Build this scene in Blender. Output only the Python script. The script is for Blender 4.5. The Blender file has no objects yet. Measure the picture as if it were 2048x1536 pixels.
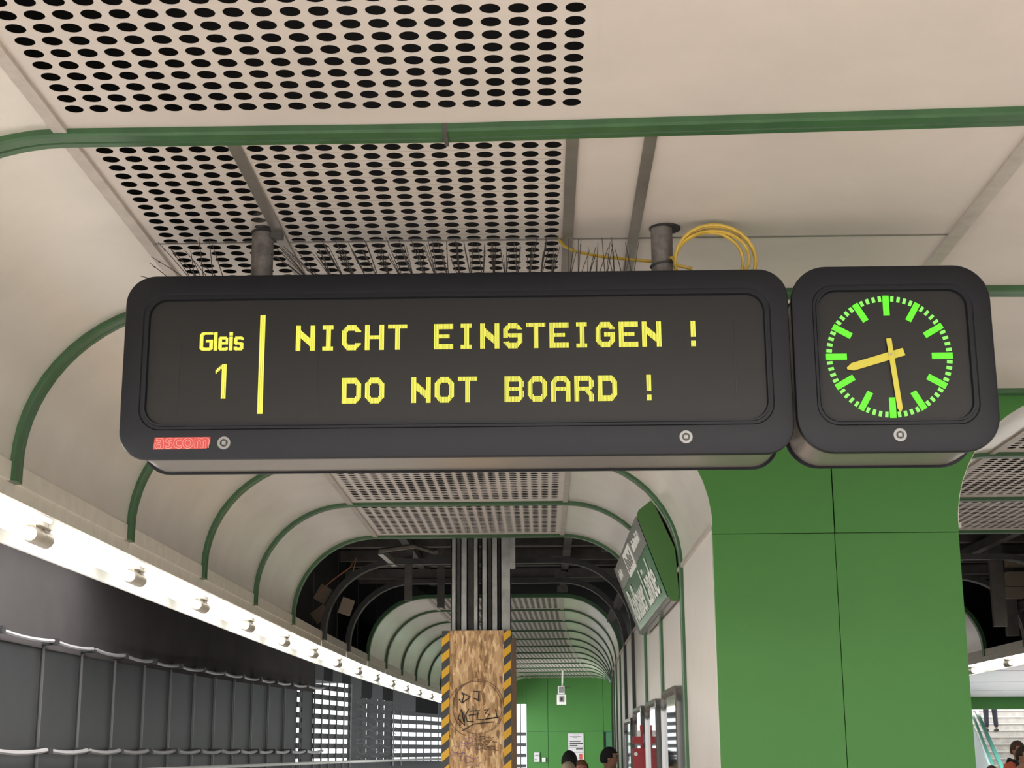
import bpy, bmesh, math, random
from mathutils import Vector, Matrix
C = bpy.context.scene.collection
random.seed(7)
PI = math.pi
SC = bpy.context.scene

# ------------------------------------------------------------------ camera, world, lights, exposure
F = 3050.0
CAMP = Vector((0, 0, 1.6))
cy = Vector((63, -737, -F)).normalized()
cx = Vector((1, .006, 0)); cx = (cx - cy * cx.dot(cy)).normalized()
cz = cx.cross(cy)
ROT = Matrix((cx, cy, cz))                       # camera -> world
cam = bpy.data.cameras.new('camera'); cam.sensor_width = 36; cam.lens = F / 2048 * 36
cam.clip_start = .05; cam.clip_end = 400
co = bpy.data.objects.new('camera', cam); C.objects.link(co)
co.matrix_world = Matrix.Translation(CAMP) @ ROT.to_4x4()
SC.camera = co

def at(px, py, Y):                               # a pixel of the photograph on the plane y = Y
    d = ROT @ Vector((px - 1024, 768 - py, -F)); return CAMP + d * (Y / d.y)
def atz(px, py, z):
    d = ROT @ Vector((px - 1024, 768 - py, -F)); return CAMP + d * ((z - 1.6) / d.z)

w = bpy.data.worlds.new('World'); SC.world = w; w.use_nodes = True
w.node_tree.nodes['Background'].inputs[0].default_value = (.93, .97, 1, 1)
w.node_tree.nodes['Background'].inputs[1].default_value = 1.6
SC.view_settings.view_transform = 'Standard'; SC.view_settings.look = 'None'
SC.view_settings.exposure = 0.0; SC.view_settings.gamma = 1; SC.view_settings.use_curve_mapping = False

def area(name, loc, size, power, target, col=(1, 1, 1)):
    l = bpy.data.lights.new(name, 'AREA'); l.shape = 'RECTANGLE'; l.size, l.size_y = size
    l.energy = power; l.color = col
    o = bpy.data.objects.new(name, l); C.objects.link(o); o.location = loc
    o.rotation_euler = (Vector(target) - Vector(loc)).to_track_quat('-Z', 'Y').to_euler()
    return o
area('fill_behind_camera', (1.2, -1.6, 3.24), (8.5, 4.6), 1380, (1.2, -1.61, 0), (1, .925, .86))  # unseen area light added; its floor bounce brightens the near ceiling
area('fill_right_hall', (9.5, 6, 2.9), (6, 9), 950, (9.5, 6.01, 0), (1, .94, .88))  # added out of view to brighten the ceiling from the right
area('fill_stairs', (12, 41.5, 4.2), (9, 7), 1300, (12, 41.51, 0), (.95, .98, 1))  # extra area light put over the stairs to brighten them
area('fill_far_hall', (11, 27, 2.74), (8, 10), 1100, (11, 27.01, 0), (.9, .95, 1))  # unseen downlight added so floor bounce lifts the board soffit
area('far_daylight_boost', (-3.2, 31.5, 1.9), (2.6, 2.0), 420, (1.2, 33.5, 2.0), (.95, .98, 1))  # area light added to strengthen the louvre daylight on the end wall
area('fill_over_track', (-4.4, 9.0, 4.15), (2.6, 22), 1150, (-4.4, 9.01, 0), (1, .97, .95))  # unseen lamp added over the track to lift plaster and left arcs
area('fill_track_side', (-5.9, 4.0, 1.6), (21, 2.0), 600, (2, 4.2, 1.4), (1, .97, .93))  # added side lamp before the closed track wall, brightening the middle bays

# ------------------------------------------------------------------ materials
MATS = {}
def mat(name, col, rough=.5, metal=0, emit=None, es=1, noise=0, nscale=6, bump=0, bscale=200, spec=.5):
    if name in MATS: return MATS[name]
    m = bpy.data.materials.new(name); m.use_nodes = True
    nt = m.node_tree; b = nt.nodes['Principled BSDF']
    b.inputs['Base Color'].default_value = (*col, 1); b.inputs['Roughness'].default_value = rough
    b.inputs['Metallic'].default_value = metal; b.inputs['Specular IOR Level'].default_value = spec
    if emit:
        b.inputs['Emission Color'].default_value = (*emit, 1); b.inputs['Emission Strength'].default_value = es
    if noise or bump:
        tc = nt.nodes.new('ShaderNodeTexCoord')
    if noise:
        n = nt.nodes.new('ShaderNodeTexNoise'); n.inputs['Scale'].default_value = nscale; n.inputs['Detail'].default_value = 6
        n.inputs['Roughness'].default_value = .6
        nt.links.new(tc.outputs['Object'], n.inputs['Vector'])
        r = nt.nodes.new('ShaderNodeValToRGB')
        r.color_ramp.elements[0].position = .3; r.color_ramp.elements[1].position = .65
        r.color_ramp.elements[0].color = (*[c * (1 - noise) for c in col], 1); r.color_ramp.elements[1].color = (*col, 1)
        nt.links.new(n.outputs[0], r.inputs[0]); nt.links.new(r.outputs[0], b.inputs['Base Color'])
    if bump:
        n2 = nt.nodes.new('ShaderNodeTexNoise'); n2.inputs['Scale'].default_value = bscale; n2.inputs['Detail'].default_value = 4
        nt.links.new(tc.outputs['Object'], n2.inputs['Vector'])
        bp = nt.nodes.new('ShaderNodeBump'); bp.inputs['Strength'].default_value = bump; bp.inputs['Distance'].default_value = .01
        nt.links.new(n2.outputs[0], bp.inputs['Height']); nt.links.new(bp.outputs[0], b.inputs['Normal'])
    MATS[name] = m; return m

BEIGE = mat('beige_panel', (.61, .558, .52), .42, .0, noise=.10, nscale=2.2)
PERF = BEIGE
ALU = mat('satin_aluminium', (.74, .70, .64), .27, .28, noise=.08, nscale=3)
WALLALU = mat('wall_aluminium', (.76, .72, .67), .33, .2, noise=.06, nscale=3)
STRIP = mat('joint_strip_metal', (.55, .50, .45), .35, .3, noise=.2, nscale=14)
GREYBAR = mat('grey_bar', (.27, .25, .23), .35, .5, noise=.2, nscale=9)
GREEN = mat('rib_green', (.045, .125, .05), .35, .0, noise=.25, nscale=8)
GREENW = mat('wall_green', (.062, .21, .046), .5, .0, noise=.06, nscale=1.5, bump=.06, bscale=160, spec=.28)
GREEND = mat('door_green', (.04, .17, .07), .4)
BLACK = mat('frame_black', (.010, .011, .015), .42, .0, noise=.1, nscale=20, spec=.3)
BLACKIN = mat('bezel_black', (.03, .03, .03), .22)
FACE = mat('display_face', (.022, .0215, .021), .4, noise=.12, nscale=3, spec=.3)
STEEL = mat('sign_steel', (.26, .235, .21), .33, .45, noise=.08, nscale=5)
CHROME = mat('chrome', (.26, .26, .25), .35, .6)
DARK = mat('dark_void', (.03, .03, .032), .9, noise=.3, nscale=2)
DSTEEL = mat('dark_steel', (.10, .094, .088), .6, .2, noise=.4, nscale=6)
DRIB = mat('bare_rib_steel', (.06, .06, .058), .5, .3, noise=.4, nscale=8)
GALV = mat('galvanised_steel', (.50, .50, .48), .42, .6, noise=.35, nscale=9)
RUST = mat('pole_steel', (.25, .23, .215), .6, .4, noise=.5, nscale=22, bump=.4, bscale=90)
WHITE = mat('white_paint', (.78, .78, .75), .5)
CREAM = mat('housing_cream', (.70, .66, .58), .45, noise=.15, nscale=10)
LEDY = mat('led_yellow', (.03, .03, .01), .5, 0, (1.0, .93, .10), 1.05)
LEDG = mat('clock_green_glow', (.02, .03, .01), .5, 0, (.13, 1.0, .015), 1.0)
LEDG2 = mat('clock_green_glow_pale', (.03, .04, .02), .5, 0, (.27, 1.0, .12), 1.0)
YEL = mat('hand_yellow', (.60, .53, .06), .5, 0, (.75, .62, .06), .05)  # faint emission added to the hand colour; the hands are no lamp
RED = mat('badge_red', (.60, .07, .06), .5)
PINK = mat('badge_line', (.85, .55, .48), .5)
CABLE = mat('yellow_cable', (.62, .42, .06), .4, noise=.25, nscale=30)
SPIKE = mat('spike_wire', (.06, .05, .045), .5, .4)
TUBE = mat('fluorescent_tube', (1, 1, 1), .4, 0, (1, 1.0, .93), 7)
TUBE2 = mat('fluorescent_tube_slim', (1, 1, 1), .4, 0, (1, 1.0, .93), 4)
SOCKET = mat('lamp_socket', (.42, .38, .32), .4, .1)
FLOOR = mat('platform_floor', (.50, .46, .42), .5, noise=.2, nscale=3)
CONC = mat('concrete', (.46, .44, .43), .8, noise=.3, nscale=1.2)
PLAST = mat('track_wall_plaster', (.10, .092, .092), .95, noise=.2, nscale=.8, spec=.0)
TPANEL = mat('track_wall_panel', (.042, .042, .044), .5, noise=.15, nscale=2)
TLINE = mat('track_wall_joint', (.16, .155, .155), .4, .2)
CABG = mat('grey_cable', (.62, .60, .60), .35, .2)
GLASS = mat('display_case_glass', (.40, .44, .43), .04, 1)
DKGREY = mat('case_frame', (.20, .20, .20), .25, .8)
PAPER = mat('paper', (.62, .60, .62), .7)
INK = mat('ink', (.03, .03, .03), .6)
INKG = mat('ink_grey', (.25, .24, .25), .6)
RED2 = mat('red_box', (.33, .02, .025), .4)
SIGNG = mat('sign_face_green', (.035, .17, .075), .18, .0)
SIGNGR = mat('sign_face_grey', (.25, .26, .24), .2)
SIGNS = mat('sign_side_green', (.055, .16, .035), .4)
STONE = mat('stair_stone', (.42, .39, .36), .7, noise=.3, nscale=6)
BOARD = mat('white_boards', (.74, .74, .78), .35, noise=.1, nscale=3)
RAILG = mat('rail_green', (.05, .30, .22), .35, .3)
CYAN = mat('frosted_pane', (.62, .80, .80), .3)
WOODD = mat('board_edge', (.25, .17, .11), .7)
CARD = mat('loose_board', (.22, .18, .14), .8)

def osb():
    m = bpy.data.materials.new('osb_board'); m.use_nodes = True; nt = m.node_tree; b = nt.nodes['Principled BSDF']
    tc = nt.nodes.new('ShaderNodeTexCoord')
    def layer(rot, sc, seed):
        mp = nt.nodes.new('ShaderNodeMapping'); mp.inputs['Rotation'].default_value = (0, rot, 0)
        mp.inputs['Scale'].default_value = sc; mp.inputs['Location'].default_value = (seed, seed * .7, seed * .3)
        wn = nt.nodes.new('ShaderNodeTexNoise'); wn.inputs['Scale'].default_value = 2.5; wn.inputs['Detail'].default_value = 2
        nt.links.new(tc.outputs['Object'], wn.inputs['Vector'])
        mx = nt.nodes.new('ShaderNodeMixRGB'); mx.inputs[0].default_value = .04
        nt.links.new(tc.outputs['Object'], mx.inputs[1]); nt.links.new(wn.outputs[1], mx.inputs[2])
        nt.links.new(mx.outputs[0], mp.inputs[0])
        v = nt.nodes.new('ShaderNodeTexVoronoi'); v.inputs['Scale'].default_value = 1
        nt.links.new(mp.outputs[0], v.inputs['Vector'])
        bw = nt.nodes.new('ShaderNodeRGBToBW'); nt.links.new(v.outputs['Color'], bw.inputs[0])
        return bw.outputs[0]
    a = layer(.6, (62, 10, 15), 1.3); c = layer(-.55, (52, 10, 13), 4.1)
    mx = nt.nodes.new('ShaderNodeMath'); mx.operation = 'ADD'
    nt.links.new(a, mx.inputs[0]); nt.links.new(c, mx.inputs[1])
    h = nt.nodes.new('ShaderNodeMath'); h.operation = 'MULTIPLY'; h.inputs[1].default_value = .5
    nt.links.new(mx.outputs[0], h.inputs[0])
    r = nt.nodes.new('ShaderNodeValToRGB'); e = r.color_ramp.elements
    e[0].position = .2; e[0].color = (.26, .14, .06, 1); e[1].position = .8; e[1].color = (.92, .66, .38, 1)
    k = e.new(.45); k.color = (.60, .36, .17, 1); k = e.new(.62); k.color = (.70, .45, .23, 1)
    nt.links.new(h.outputs[0], r.inputs[0]); nt.links.new(r.outputs[0], b.inputs['Base Color'])
    b.inputs['Roughness'].default_value = .65
    return m
OSB = osb()
def hazard():
    m = bpy.data.materials.new('hazard_tape'); m.use_nodes = True; nt = m.node_tree; b = nt.nodes['Principled BSDF']
    tc = nt.nodes.new('ShaderNodeTexCoord'); sp = nt.nodes.new('ShaderNodeSeparateXYZ')
    nt.links.new(tc.outputs['Object'], sp.inputs[0])
    a = nt.nodes.new('ShaderNodeMath'); a.operation = 'MULTIPLY'; a.inputs[1].default_value = -.85; nt.links.new(sp.outputs[0], a.inputs[0])
    s = nt.nodes.new('ShaderNodeMath'); s.operation = 'ADD'; nt.links.new(a.outputs[0], s.inputs[0]); nt.links.new(sp.outputs[2], s.inputs[1])
    d = nt.nodes.new('ShaderNodeMath'); d.operation = 'DIVIDE'; d.inputs[1].default_value = .131; nt.links.new(s.outputs[0], d.inputs[0])
    f = nt.nodes.new('ShaderNodeMath'); f.operation = 'FRACT'; nt.links.new(d.outputs[0], f.inputs[0])
    g = nt.nodes.new('ShaderNodeMath'); g.operation = 'GREATER_THAN'; g.inputs[1].default_value = .5; nt.links.new(f.outputs[0], g.inputs[0])
    mx = nt.nodes.new('ShaderNodeMixRGB'); mx.inputs[1].default_value = (.78, .42, .012, 1); mx.inputs[2].default_value = (.045, .045, .045, 1)
    nt.links.new(g.outputs[0], mx.inputs[0]); nt.links.new(mx.outputs[0], b.inputs['Base Color']); b.inputs['Roughness'].default_value = .4
    return m
HAZ = hazard()

# ------------------------------------------------------------------ helpers
class MB:
    def __init__(s): s.v = []; s.f = []
    def add(s, vs, fs):
        n = len(s.v); s.v += [tuple(v) for v in vs]; s.f += [tuple(i + n for i in f) for f in fs]; return s
    def box(s, x0, x1, y0, y1, z0, z1):
        return s.add([(x0, y0, z0), (x1, y0, z0), (x1, y1, z0), (x0, y1, z0), (x0, y0, z1), (x1, y0, z1), (x1, y1, z1), (x0, y1, z1)],
                     [(0, 3, 2, 1), (4, 5, 6, 7), (0, 1, 5, 4), (1, 2, 6, 5), (2, 3, 7, 6), (3, 0, 4, 7)])
    def bar(s, a, b, wx, wz=None):                # a rectangular bar from a to b
        wz = wz or wx; a = Vector(a); b = Vector(b); d = (b - a).normalized()
        u = d.cross(Vector((0, 0, 1)) if abs(d.z) < .9 else Vector((0, 1, 0))).normalized(); v = u.cross(d)
        q = [(-1, -1), (1, -1), (1, 1), (-1, 1)]
        return s.add([p + u * i * wx / 2 + v * j * wz / 2 for p in (a, b) for i, j in q],
                     [(3, 2, 1, 0), (4, 5, 6, 7), (0, 1, 5, 4), (1, 2, 6, 5), (2, 3, 7, 6), (3, 0, 4, 7)])
    def tube(s, pts, r, n=8, closed=False):
        pts = [Vector(p) for p in pts]; L = len(pts); vs = []; fs = []; up = None
        rs = r if isinstance(r, (list, tuple)) else [r] * L
        for i, p in enumerate(pts):
            if closed: d = pts[(i + 1) % L] - pts[i - 1]
            else: d = pts[min(i + 1, L - 1)] - pts[max(i - 1, 0)]
            d = d.normalized()
            if up is None: up = d.orthogonal().normalized()
            up = (up - d * up.dot(d))
            up = up.normalized() if up.length > 1e-6 else d.orthogonal().normalized()
            w_ = d.cross(up)
            vs += [p + (up * math.cos(2 * PI * k / n) + w_ * math.sin(2 * PI * k / n)) * rs[i] for k in range(n)]
        for i in range(L if closed else L - 1):
            j = (i + 1) % L
            fs += [(i * n + k, i * n + (k + 1) % n, j * n + (k + 1) % n, j * n + k) for k in range(n)]
        if not closed: fs += [tuple(range(n))[::-1], tuple((L - 1) * n + k for k in range(n))]
        return s.add(vs, fs)
    def cyl(s, c, r, d, n=24, axis='y'):          # disc-like cylinder, centre c, along +axis by d
        c = Vector(c); ax = {'x': Vector((1, 0, 0)), 'y': Vector((0, 1, 0)), 'z': Vector((0, 0, 1))}[axis]
        return s.tube([c, c + ax * d], r, n)
    def loft(s, loops, cap0=False, cap1=False, closed=True):
        n = len(loops[0]); vs = [v for l in loops for v in l]; fs = []
        for i in range(len(loops) - 1):
            for k in range(n if closed else n - 1):
                a = i * n + k; b = i * n + (k + 1) % n; fs.append((a, b, b + n, a + n))
        if cap0: fs.append(tuple(range(n))[::-1])
        if cap1: fs.append(tuple((len(loops) - 1) * n + k for k in range(n)))
        return s.add(vs, fs)
    def prism(s, poly, y0, y1):                   # poly of (x, z), extruded along y
        n = len(poly); vs = [(x, y0, z) for x, z in poly] + [(x, y1, z) for x, z in poly]
        return s.add(vs, [tuple(range(n)), tuple(range(2 * n - 1, n - 1, -1))] + [(k, k + n, (k + 1) % n + n, (k + 1) % n) for k in range(n)])
    def mesh(s, name, m, smooth=False):
        me = bpy.data.meshes.new(name); me.from_pydata(s.v, [], s.f)
        bm = bmesh.new(); bm.from_mesh(me); bmesh.ops.recalc_face_normals(bm, faces=bm.faces[:]); bm.to_mesh(me); bm.free()
        me.materials.append(m)
        if smooth:
            for p in me.polygons: p.use_smooth = True
            try: me.set_sharp_from_angle(angle=math.radians(35))
            except Exception: pass
        return me
    def build(s, name, m, parent=None, smooth=False, loc=None):
        return link(name, s.mesh(name, m, smooth), parent, loc)

def link(name, me, parent=None, loc=None, rz=0):
    o = bpy.data.objects.new(name, me); C.objects.link(o)
    if parent: o.parent = parent
    if loc is not None: o.location = loc
    if rz: o.rotation_euler = (0, 0, rz)
    return o
def tag(o, label=None, cat=None, group=None, kind=None):
    if label: o['label'] = label
    if cat: o['category'] = cat
    if group: o['group'] = group
    if kind: o['kind'] = kind
    return o
def empty(name, loc=(0, 0, 0), rz=0, parent=None):
    o = bpy.data.objects.new(name, None); C.objects.link(o); o.location = loc; o.rotation_euler = (0, 0, rz)
    o.empty_display_size = .1
    if parent: o.parent = parent
    return o
def rr(x0, x1, z0, z1, r, y, n=10):               # rounded rectangle loop in the plane y
    out = []
    for (a, b, t) in ((x1 - r, z0 + r, -90), (x1 - r, z1 - r, 0), (x0 + r, z1 - r, 90), (x0 + r, z0 + r, 180)):
        for k in range(n + 1):
            t_ = math.radians(t + 90 * k / n); out.append((a + r * math.cos(t_), y, b + r * math.sin(t_)))
    return out
KB = .001706
def bend(y): return KB * max(0, y - 11.9) ** 2
def bang(y): return -math.atan(2 * KB * max(0, y - 11.9))
XM = 2.824                                        # the two vaults mirror about XM / 2

# ------------------------------------------------------------------ the vault sections
BAY = 1.64; ZC = 3.30
def arcL(n=14, off=0):                            # from the trough lip up to the flat ceiling
    return [(-1.33 - (.656 + off) * math.cos(t), 2.67 + (.63 + off) * math.sin(t)) for t in [PI / 2 * k / n for k in range(n + 1)]]
def arcR(n=14, off=0):
    return [(.17 + (.651 + off) * math.sin(t), 2.65 + (.65 + off) * math.cos(t)) for t in [PI / 2 * k / n for k in range(n + 1)]]
def sweep(path, section, mir=False):              # section: closed (inward offset, y)
    mb = MB(); loops = []
    for i, (x, z) in enumerate(path):
        a = Vector(path[max(i - 1, 0)]); b = Vector(path[min(i + 1, len(path) - 1)]); d = (b - a).normalized()
        n = Vector((d.y, -d.x))                   # inward (down under the ceiling, when going left to right)
        loops.append([(x + n.x * o, y, z + n.y * o) for o, y in section])
    mb.loft(loops, True, True)
    if mir: mb.v = [(-x, y, z) for x, y, z in mb.v]
    return mb
RIBS = [(-.02, -.088), (.016, -.088), (.022, -.080), (.022, -.040), (.004, -.034), (.004, -.024), (.018, -.019), (.018, .007), (.010, .012), (-.02, .012)]
RIBF = [(-.02, -.058), (.03, -.058), (.03, -.008), (.012, 0), (.028, .01), (.028, .058), (-.02, .058)]

def perf(x0, x1, xs, ys, y0, y1, P, R, n, wall, name, mir=False):
    mb = MB(); hx = P / 2
    def cell(cx_, cy_):
        per = n // 4; sq = []
        for k in range(n):
            t = 2 * PI * (k + .5) / n if False else 2 * PI * k / n + PI / 4
            c, s_ = math.cos(t), math.sin(t); m_ = max(abs(c), abs(s_))
            sq.append((cx_ + hx * c / m_, cy_ + hx * s_ / m_, ZC))
        ci = [(cx_ + R * math.cos(2 * PI * k / n + PI / 4), cy_ + R * math.sin(2 * PI * k / n + PI / 4), ZC) for k in range(n)]
        loops = [sq, ci]
        if wall: loops.append([(x, y, ZC + .001) for x, y, z in ci])
        mb.loft(loops)
    for a in xs:
        for b in ys: cell(a, b)
    gx0, gx1, gy0, gy1 = min(xs) - hx, max(xs) + hx, min(ys) - hx, max(ys) + hx
    for (a, b, c, d) in ((x0, gx0, y0, y1), (gx1, x1, y0, y1), (gx0, gx1, y0, gy0), (gx0, gx1, gy1, y1)):
        mb.add([(a, c, ZC), (b, c, ZC), (b, d, ZC), (a, d, ZC)], [(0, 1, 2, 3)])
    if mir: mb.v = [(-x, y, z) for x, y, z in mb.v]
    me = bpy.data.meshes.new(name); me.from_pydata(mb.v, [], mb.f); me.materials.append(PERF)
    bm = bmesh.new(); bm.from_mesh(me); bmesh.ops.remove_doubles(bm, verts=bm.verts[:], dist=1e-5); bm.to_mesh(me); bm.free()
    return me
PP = .0673; XS = [-1.252 + PP * k for k in range(21)]; YS = [.010 + PP * k for k in range(22)]
PM = {}
for mir in (False, True):
    s = 'm' if mir else ''
    PM['perf' + s] = perf(-1.312, .1545, XS, YS, 0, BAY, PP, .0250, 16, True, 'perforated_panel', mir)
    PM['perff' + s] = perf(-1.312, .1545, XS, YS, 0, BAY, PP, .0236, 8, False, 'perforated_panel', mir)
    a = arcL(); PM['cl' + s] = sweep(a, [(0, .02), (0, BAY - .02), (-.012, BAY - .02), (-.012, .02)], mir).mesh('curved_panel', ALU, True)
    a = arcR(); PM['cr' + s] = sweep(a, [(0, -.0), (0, BAY - .02), (-.012, BAY - .02), (-.012, 0)], mir).mesh('curved_panel', ALU, True)
    fl = [(-1.33 + 1.5 * k / 6, ZC) for k in range(7)]
    full = [(-1.986, 2.60)] + arcL(12) + fl[1:-1] + arcR(12) + [(.821, 1.5), (.821, 0)]
    PM['rib' + s] = sweep(full, RIBS, mir).mesh('rib', GREEN, True)
    PM['ribd' + s] = sweep(full, RIBF, mir).mesh('bare_rib', DRIB, True)
    half = [(-1.986, 2.60)] + arcL(16) + [(-.26, ZC)]
    PM['ribl' + s] = sweep(half, RIBS, mir).mesh('rib', GREEN, True)
    PM['ribr' + s] = sweep([(-.252, ZC), (1.408, ZC)], RIBS, mir).mesh('rib', GREEN, True)
    for key, (u0, u1, v0, v1, z0, z1), m_ in (('sl', (-1.348, -1.310, 0, BAY, ZC - .014, ZC + .01), STRIP), ('sr', (.152, .186, 0, BAY, ZC - .012, ZC + .01), STRIP),
                       ('ledge', (.806, .822, .01, BAY, 2.638, 2.662), STRIP), ('plain', (.154, 1.388, .0, BAY, ZC, ZC + .02), BEIGE),
                       ('wallp', (.821, .84, .03, BAY - .03, 0, 2.64), WALLALU), ('sc', (.815, .835, 0, BAY, 0, .01), STRIP)):
        PM[key + s] = MB().box(*((u0, u1) if not mir else (-u1, -u0)), v0, v1, z0, z1).mesh(
            {'sl': 'joint_strip', 'sr': 'joint_strip', 'ledge': 'ledge_strip', 'plain': 'plain_panel', 'wallp': 'wall_panel', 'sc': 'floor_strip'}[key], m_)
PM['mid'] = MB().box(1.388, 1.436, 0, BAY, ZC - .012, ZC + .01).mesh('joint_strip', STRIP)

ceil_l = tag(empty('ceiling'), 'vaulted metal ceiling of perforated beige panels, curved sides and green ribs over the left platform', kind='structure')
ceil_r = tag(empty('ceiling'), 'vaulted metal ceiling of perforated panels seen right of the green wall', kind='structure')
wall_r = tag(empty('wall_right'), 'pale metal panel wall with green ribs on the right of the left vault', kind='structure')
wall_rr = tag(empty('wall_inner'), 'metal panel wall behind the green wall, facing the right vault', kind='structure')
def put(key, Y, mir, par, name=None, z=0):
    me = PM[key + ('m' if mir else '')]
    return link(name or me.name.split('.')[0], me, par, ((XM if mir else 0) + bend(Y), Y, z), bang(Y))

Y = [.75 - BAY * 3 + BAY * k for k in range(0, 40)]          # rib stations: -4.17 ... 4.03 5.67 7.31 8.95 ...
def idx(v): return min(range(len(Y)), key=lambda i: abs(Y[i] - v))
iA, iC, iF, iG = idx(4.03), idx(7.31), idx(12.23), idx(17.15)
iEnd = idx(36.83)
# near wide bays, ceiling runs over both vaults
for i in range(iC):
    for mir in (False, True):
        par = ceil_r if mir else ceil_l
        if not (i == iA and not mir): put('perf', Y[i], mir, par)
        put('cl', Y[i], mir, par); put('sl', Y[i], mir, par)
        if not (i == iA and not mir): put('plain', Y[i], mir, par)
        put('ribl', Y[i], mir, par)
        if i > 0:
            o = put('ribr', Y[i], mir, par)
            if i <= iA + 1: a_ = .04 * (1 if mir else -1); o.rotation_euler.z = a_; o.location.y -= .252 * .04
    link('joint_strip', PM['mid'], ceil_l, (0, Y[i], 0))
for mir in (False, True): put('ribl', Y[iC], mir, ceil_r if mir else ceil_l); put('ribr', Y[iC], mir, ceil_r if mir else ceil_l)
# joint sleeve where the two halves of a near rib meet
for i in (iA - 1, iA, iA + 1):
    MB().box(-.262, -.25, Y[i] - .09, Y[i] + .016, ZC - .026, ZC).build('rib_connector', DSTEEL, ceil_l)
# the bay with the sign hangers: perforation split by a grey bar, plain panels split by a second pair
y0 = Y[iA]
xs1 = XS[:6]; xs2 = [-.815 + .0662 * k for k in range(14)]
link('perforated_panel', perf(-1.312, -.885, xs1, YS, 0, BAY, PP, .0250, 16, True, 'perforated_panel'), ceil_l, (0, y0, 0))
link('perforated_panel', perf(-.85, .082, xs2, YS, 0, BAY, .0662, .0250, 16, True, 'perforated_panel'), ceil_l, (0, y0, 0))
for a, b in ((-.886, -.850), (.082, .118), (.305, .340)):
    MB().box(a, b, .0, BAY, ZC - .010, ZC + .01).build('joint_strip', GREYBAR, ceil_l, loc=(0, y0, 0))
for a, b in ((.118, .305), (.340, 1.388)):
    MB().box(a, b, 0, BAY, ZC, ZC + .02).build('plain_panel', BEIGE, ceil_l, loc=(0, y0, 0))
MB().box(-1.312, 1.388, 4.93, 4.938, ZC - .003, ZC + .005).build('cross_strip', GREYBAR, ceil_l)
# bays with arcs and walls on both sides
for i in range(iC, iEnd):
    gap = iF <= i < iG
    for mir in (False, True):
        if mir and i > idx(30): continue
        par = ceil_r if mir else ceil_l; wp = wall_rr if mir else wall_r
        if not gap:
            put('perf' if i < iF else 'perff', Y[i], mir, par); put('cl', Y[i], mir, par); put('cr', Y[i], mir, par)
            put('sl', Y[i], mir, par); put('sr', Y[i], mir, par)
        if i > iC and not (iF < i < iG): put('rib', Y[i], mir, par)
        if iF < i < iG: put('ribd', Y[i], mir, par)
        if i == iF + 1 and mir: put('rib', Y[i] + .13, mir, par)
        put('wallp', Y[i], mir, wp); put('ledge', Y[i], mir, wp)
# ribs stand on the wall through the gap
for i in range(iF + 1, iG):
    MB().box(.79, .83, -.05, .05, 0, 2.66).build('wall_rib', GREEN, wall_r, loc=(bend(Y[i]), Y[i], 0))

# ------------------------------------------------------------------ troughs under the lips
for mir in (False, True):
    tr = tag(empty('trim_2' if mir else 'trim_1'), 'lamp trough along the outer edge of the %s vault' % ('right' if mir else 'left'), kind='structure')
    sg = -1 if mir else 1
    def mk(a, b, z0, z1, nm, m_, ya=0, yb=BAY):
        a, b = sg * a, sg * b
        return MB().box(min(a, b), max(a, b), ya, yb, z0, z1).mesh(nm, m_)
    ms = [mk(-2.02, -1.980, 2.60, 2.672, 'fascia_panel', CREAM, .004, BAY - .004), mk(-2.005, -1.995, 2.545, 2.60, 'fascia_lip', CREAM, .0, BAY),
          mk(-2.30, -2.005, 2.60, 2.612, 'trough_soffit', WHITE), mk(-2.315, -2.300, 2.485, 2.612, 'trough_valance', WHITE, .004, BAY - .004),
          mk(-2.36, -2.34, 2.612, 4.25, 'light_block_board', DARK)]  # last one: unseen board added to keep light out of the ceiling cavity
    for i in range(0, iEnd if not mir else idx(30)):
        for me in ms: link(me.name.split('.')[0], me, tr, ((XM if mir else 0) + bend(Y[i]), Y[i], 0), bang(Y[i]))

# ------------------------------------------------------------------ fluorescent lamps
def lamp_meshes(sg):
    L = 1.56
    tb = MB().tube([(sg * -2.125, .05, 2.497), (sg * -2.125, L - .05, 2.497)], .024, 10).mesh('tube', TUBE, True)
    t2 = MB().tube([(sg * -2.055, .07, 2.553), (sg * -2.055, L - .07, 2.553)], .011, 8).mesh('slim_tube', TUBE2, True)
    a, b = sorted((sg * -2.16, sg * -2.085))
    hs = MB().box(a, b, 0, L, 2.535, 2.60).mesh('housing', CREAM)
    sk = []
    for ya in (.003, L - .105):
        k = MB().tube([(sg * -2.125, ya, 2.497), (sg * -2.125, ya + .018, 2.497), (sg * -2.125, ya + .1, 2.497)], [.03, .036, .036], 12)
        k.box(min(sg * -2.145, sg * -2.105), max(sg * -2.145, sg * -2.105), ya + .01, ya + .09, 2.497, 2.56)
        sk.append(k.mesh('socket', SOCKET, True))
    return tb, t2, hs, sk
ords = 'first second third fourth fifth sixth seventh eighth ninth tenth eleventh twelfth thirteenth fourteenth fifteenth sixteenth seventeenth eighteenth nineteenth twentieth'.split()
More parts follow.
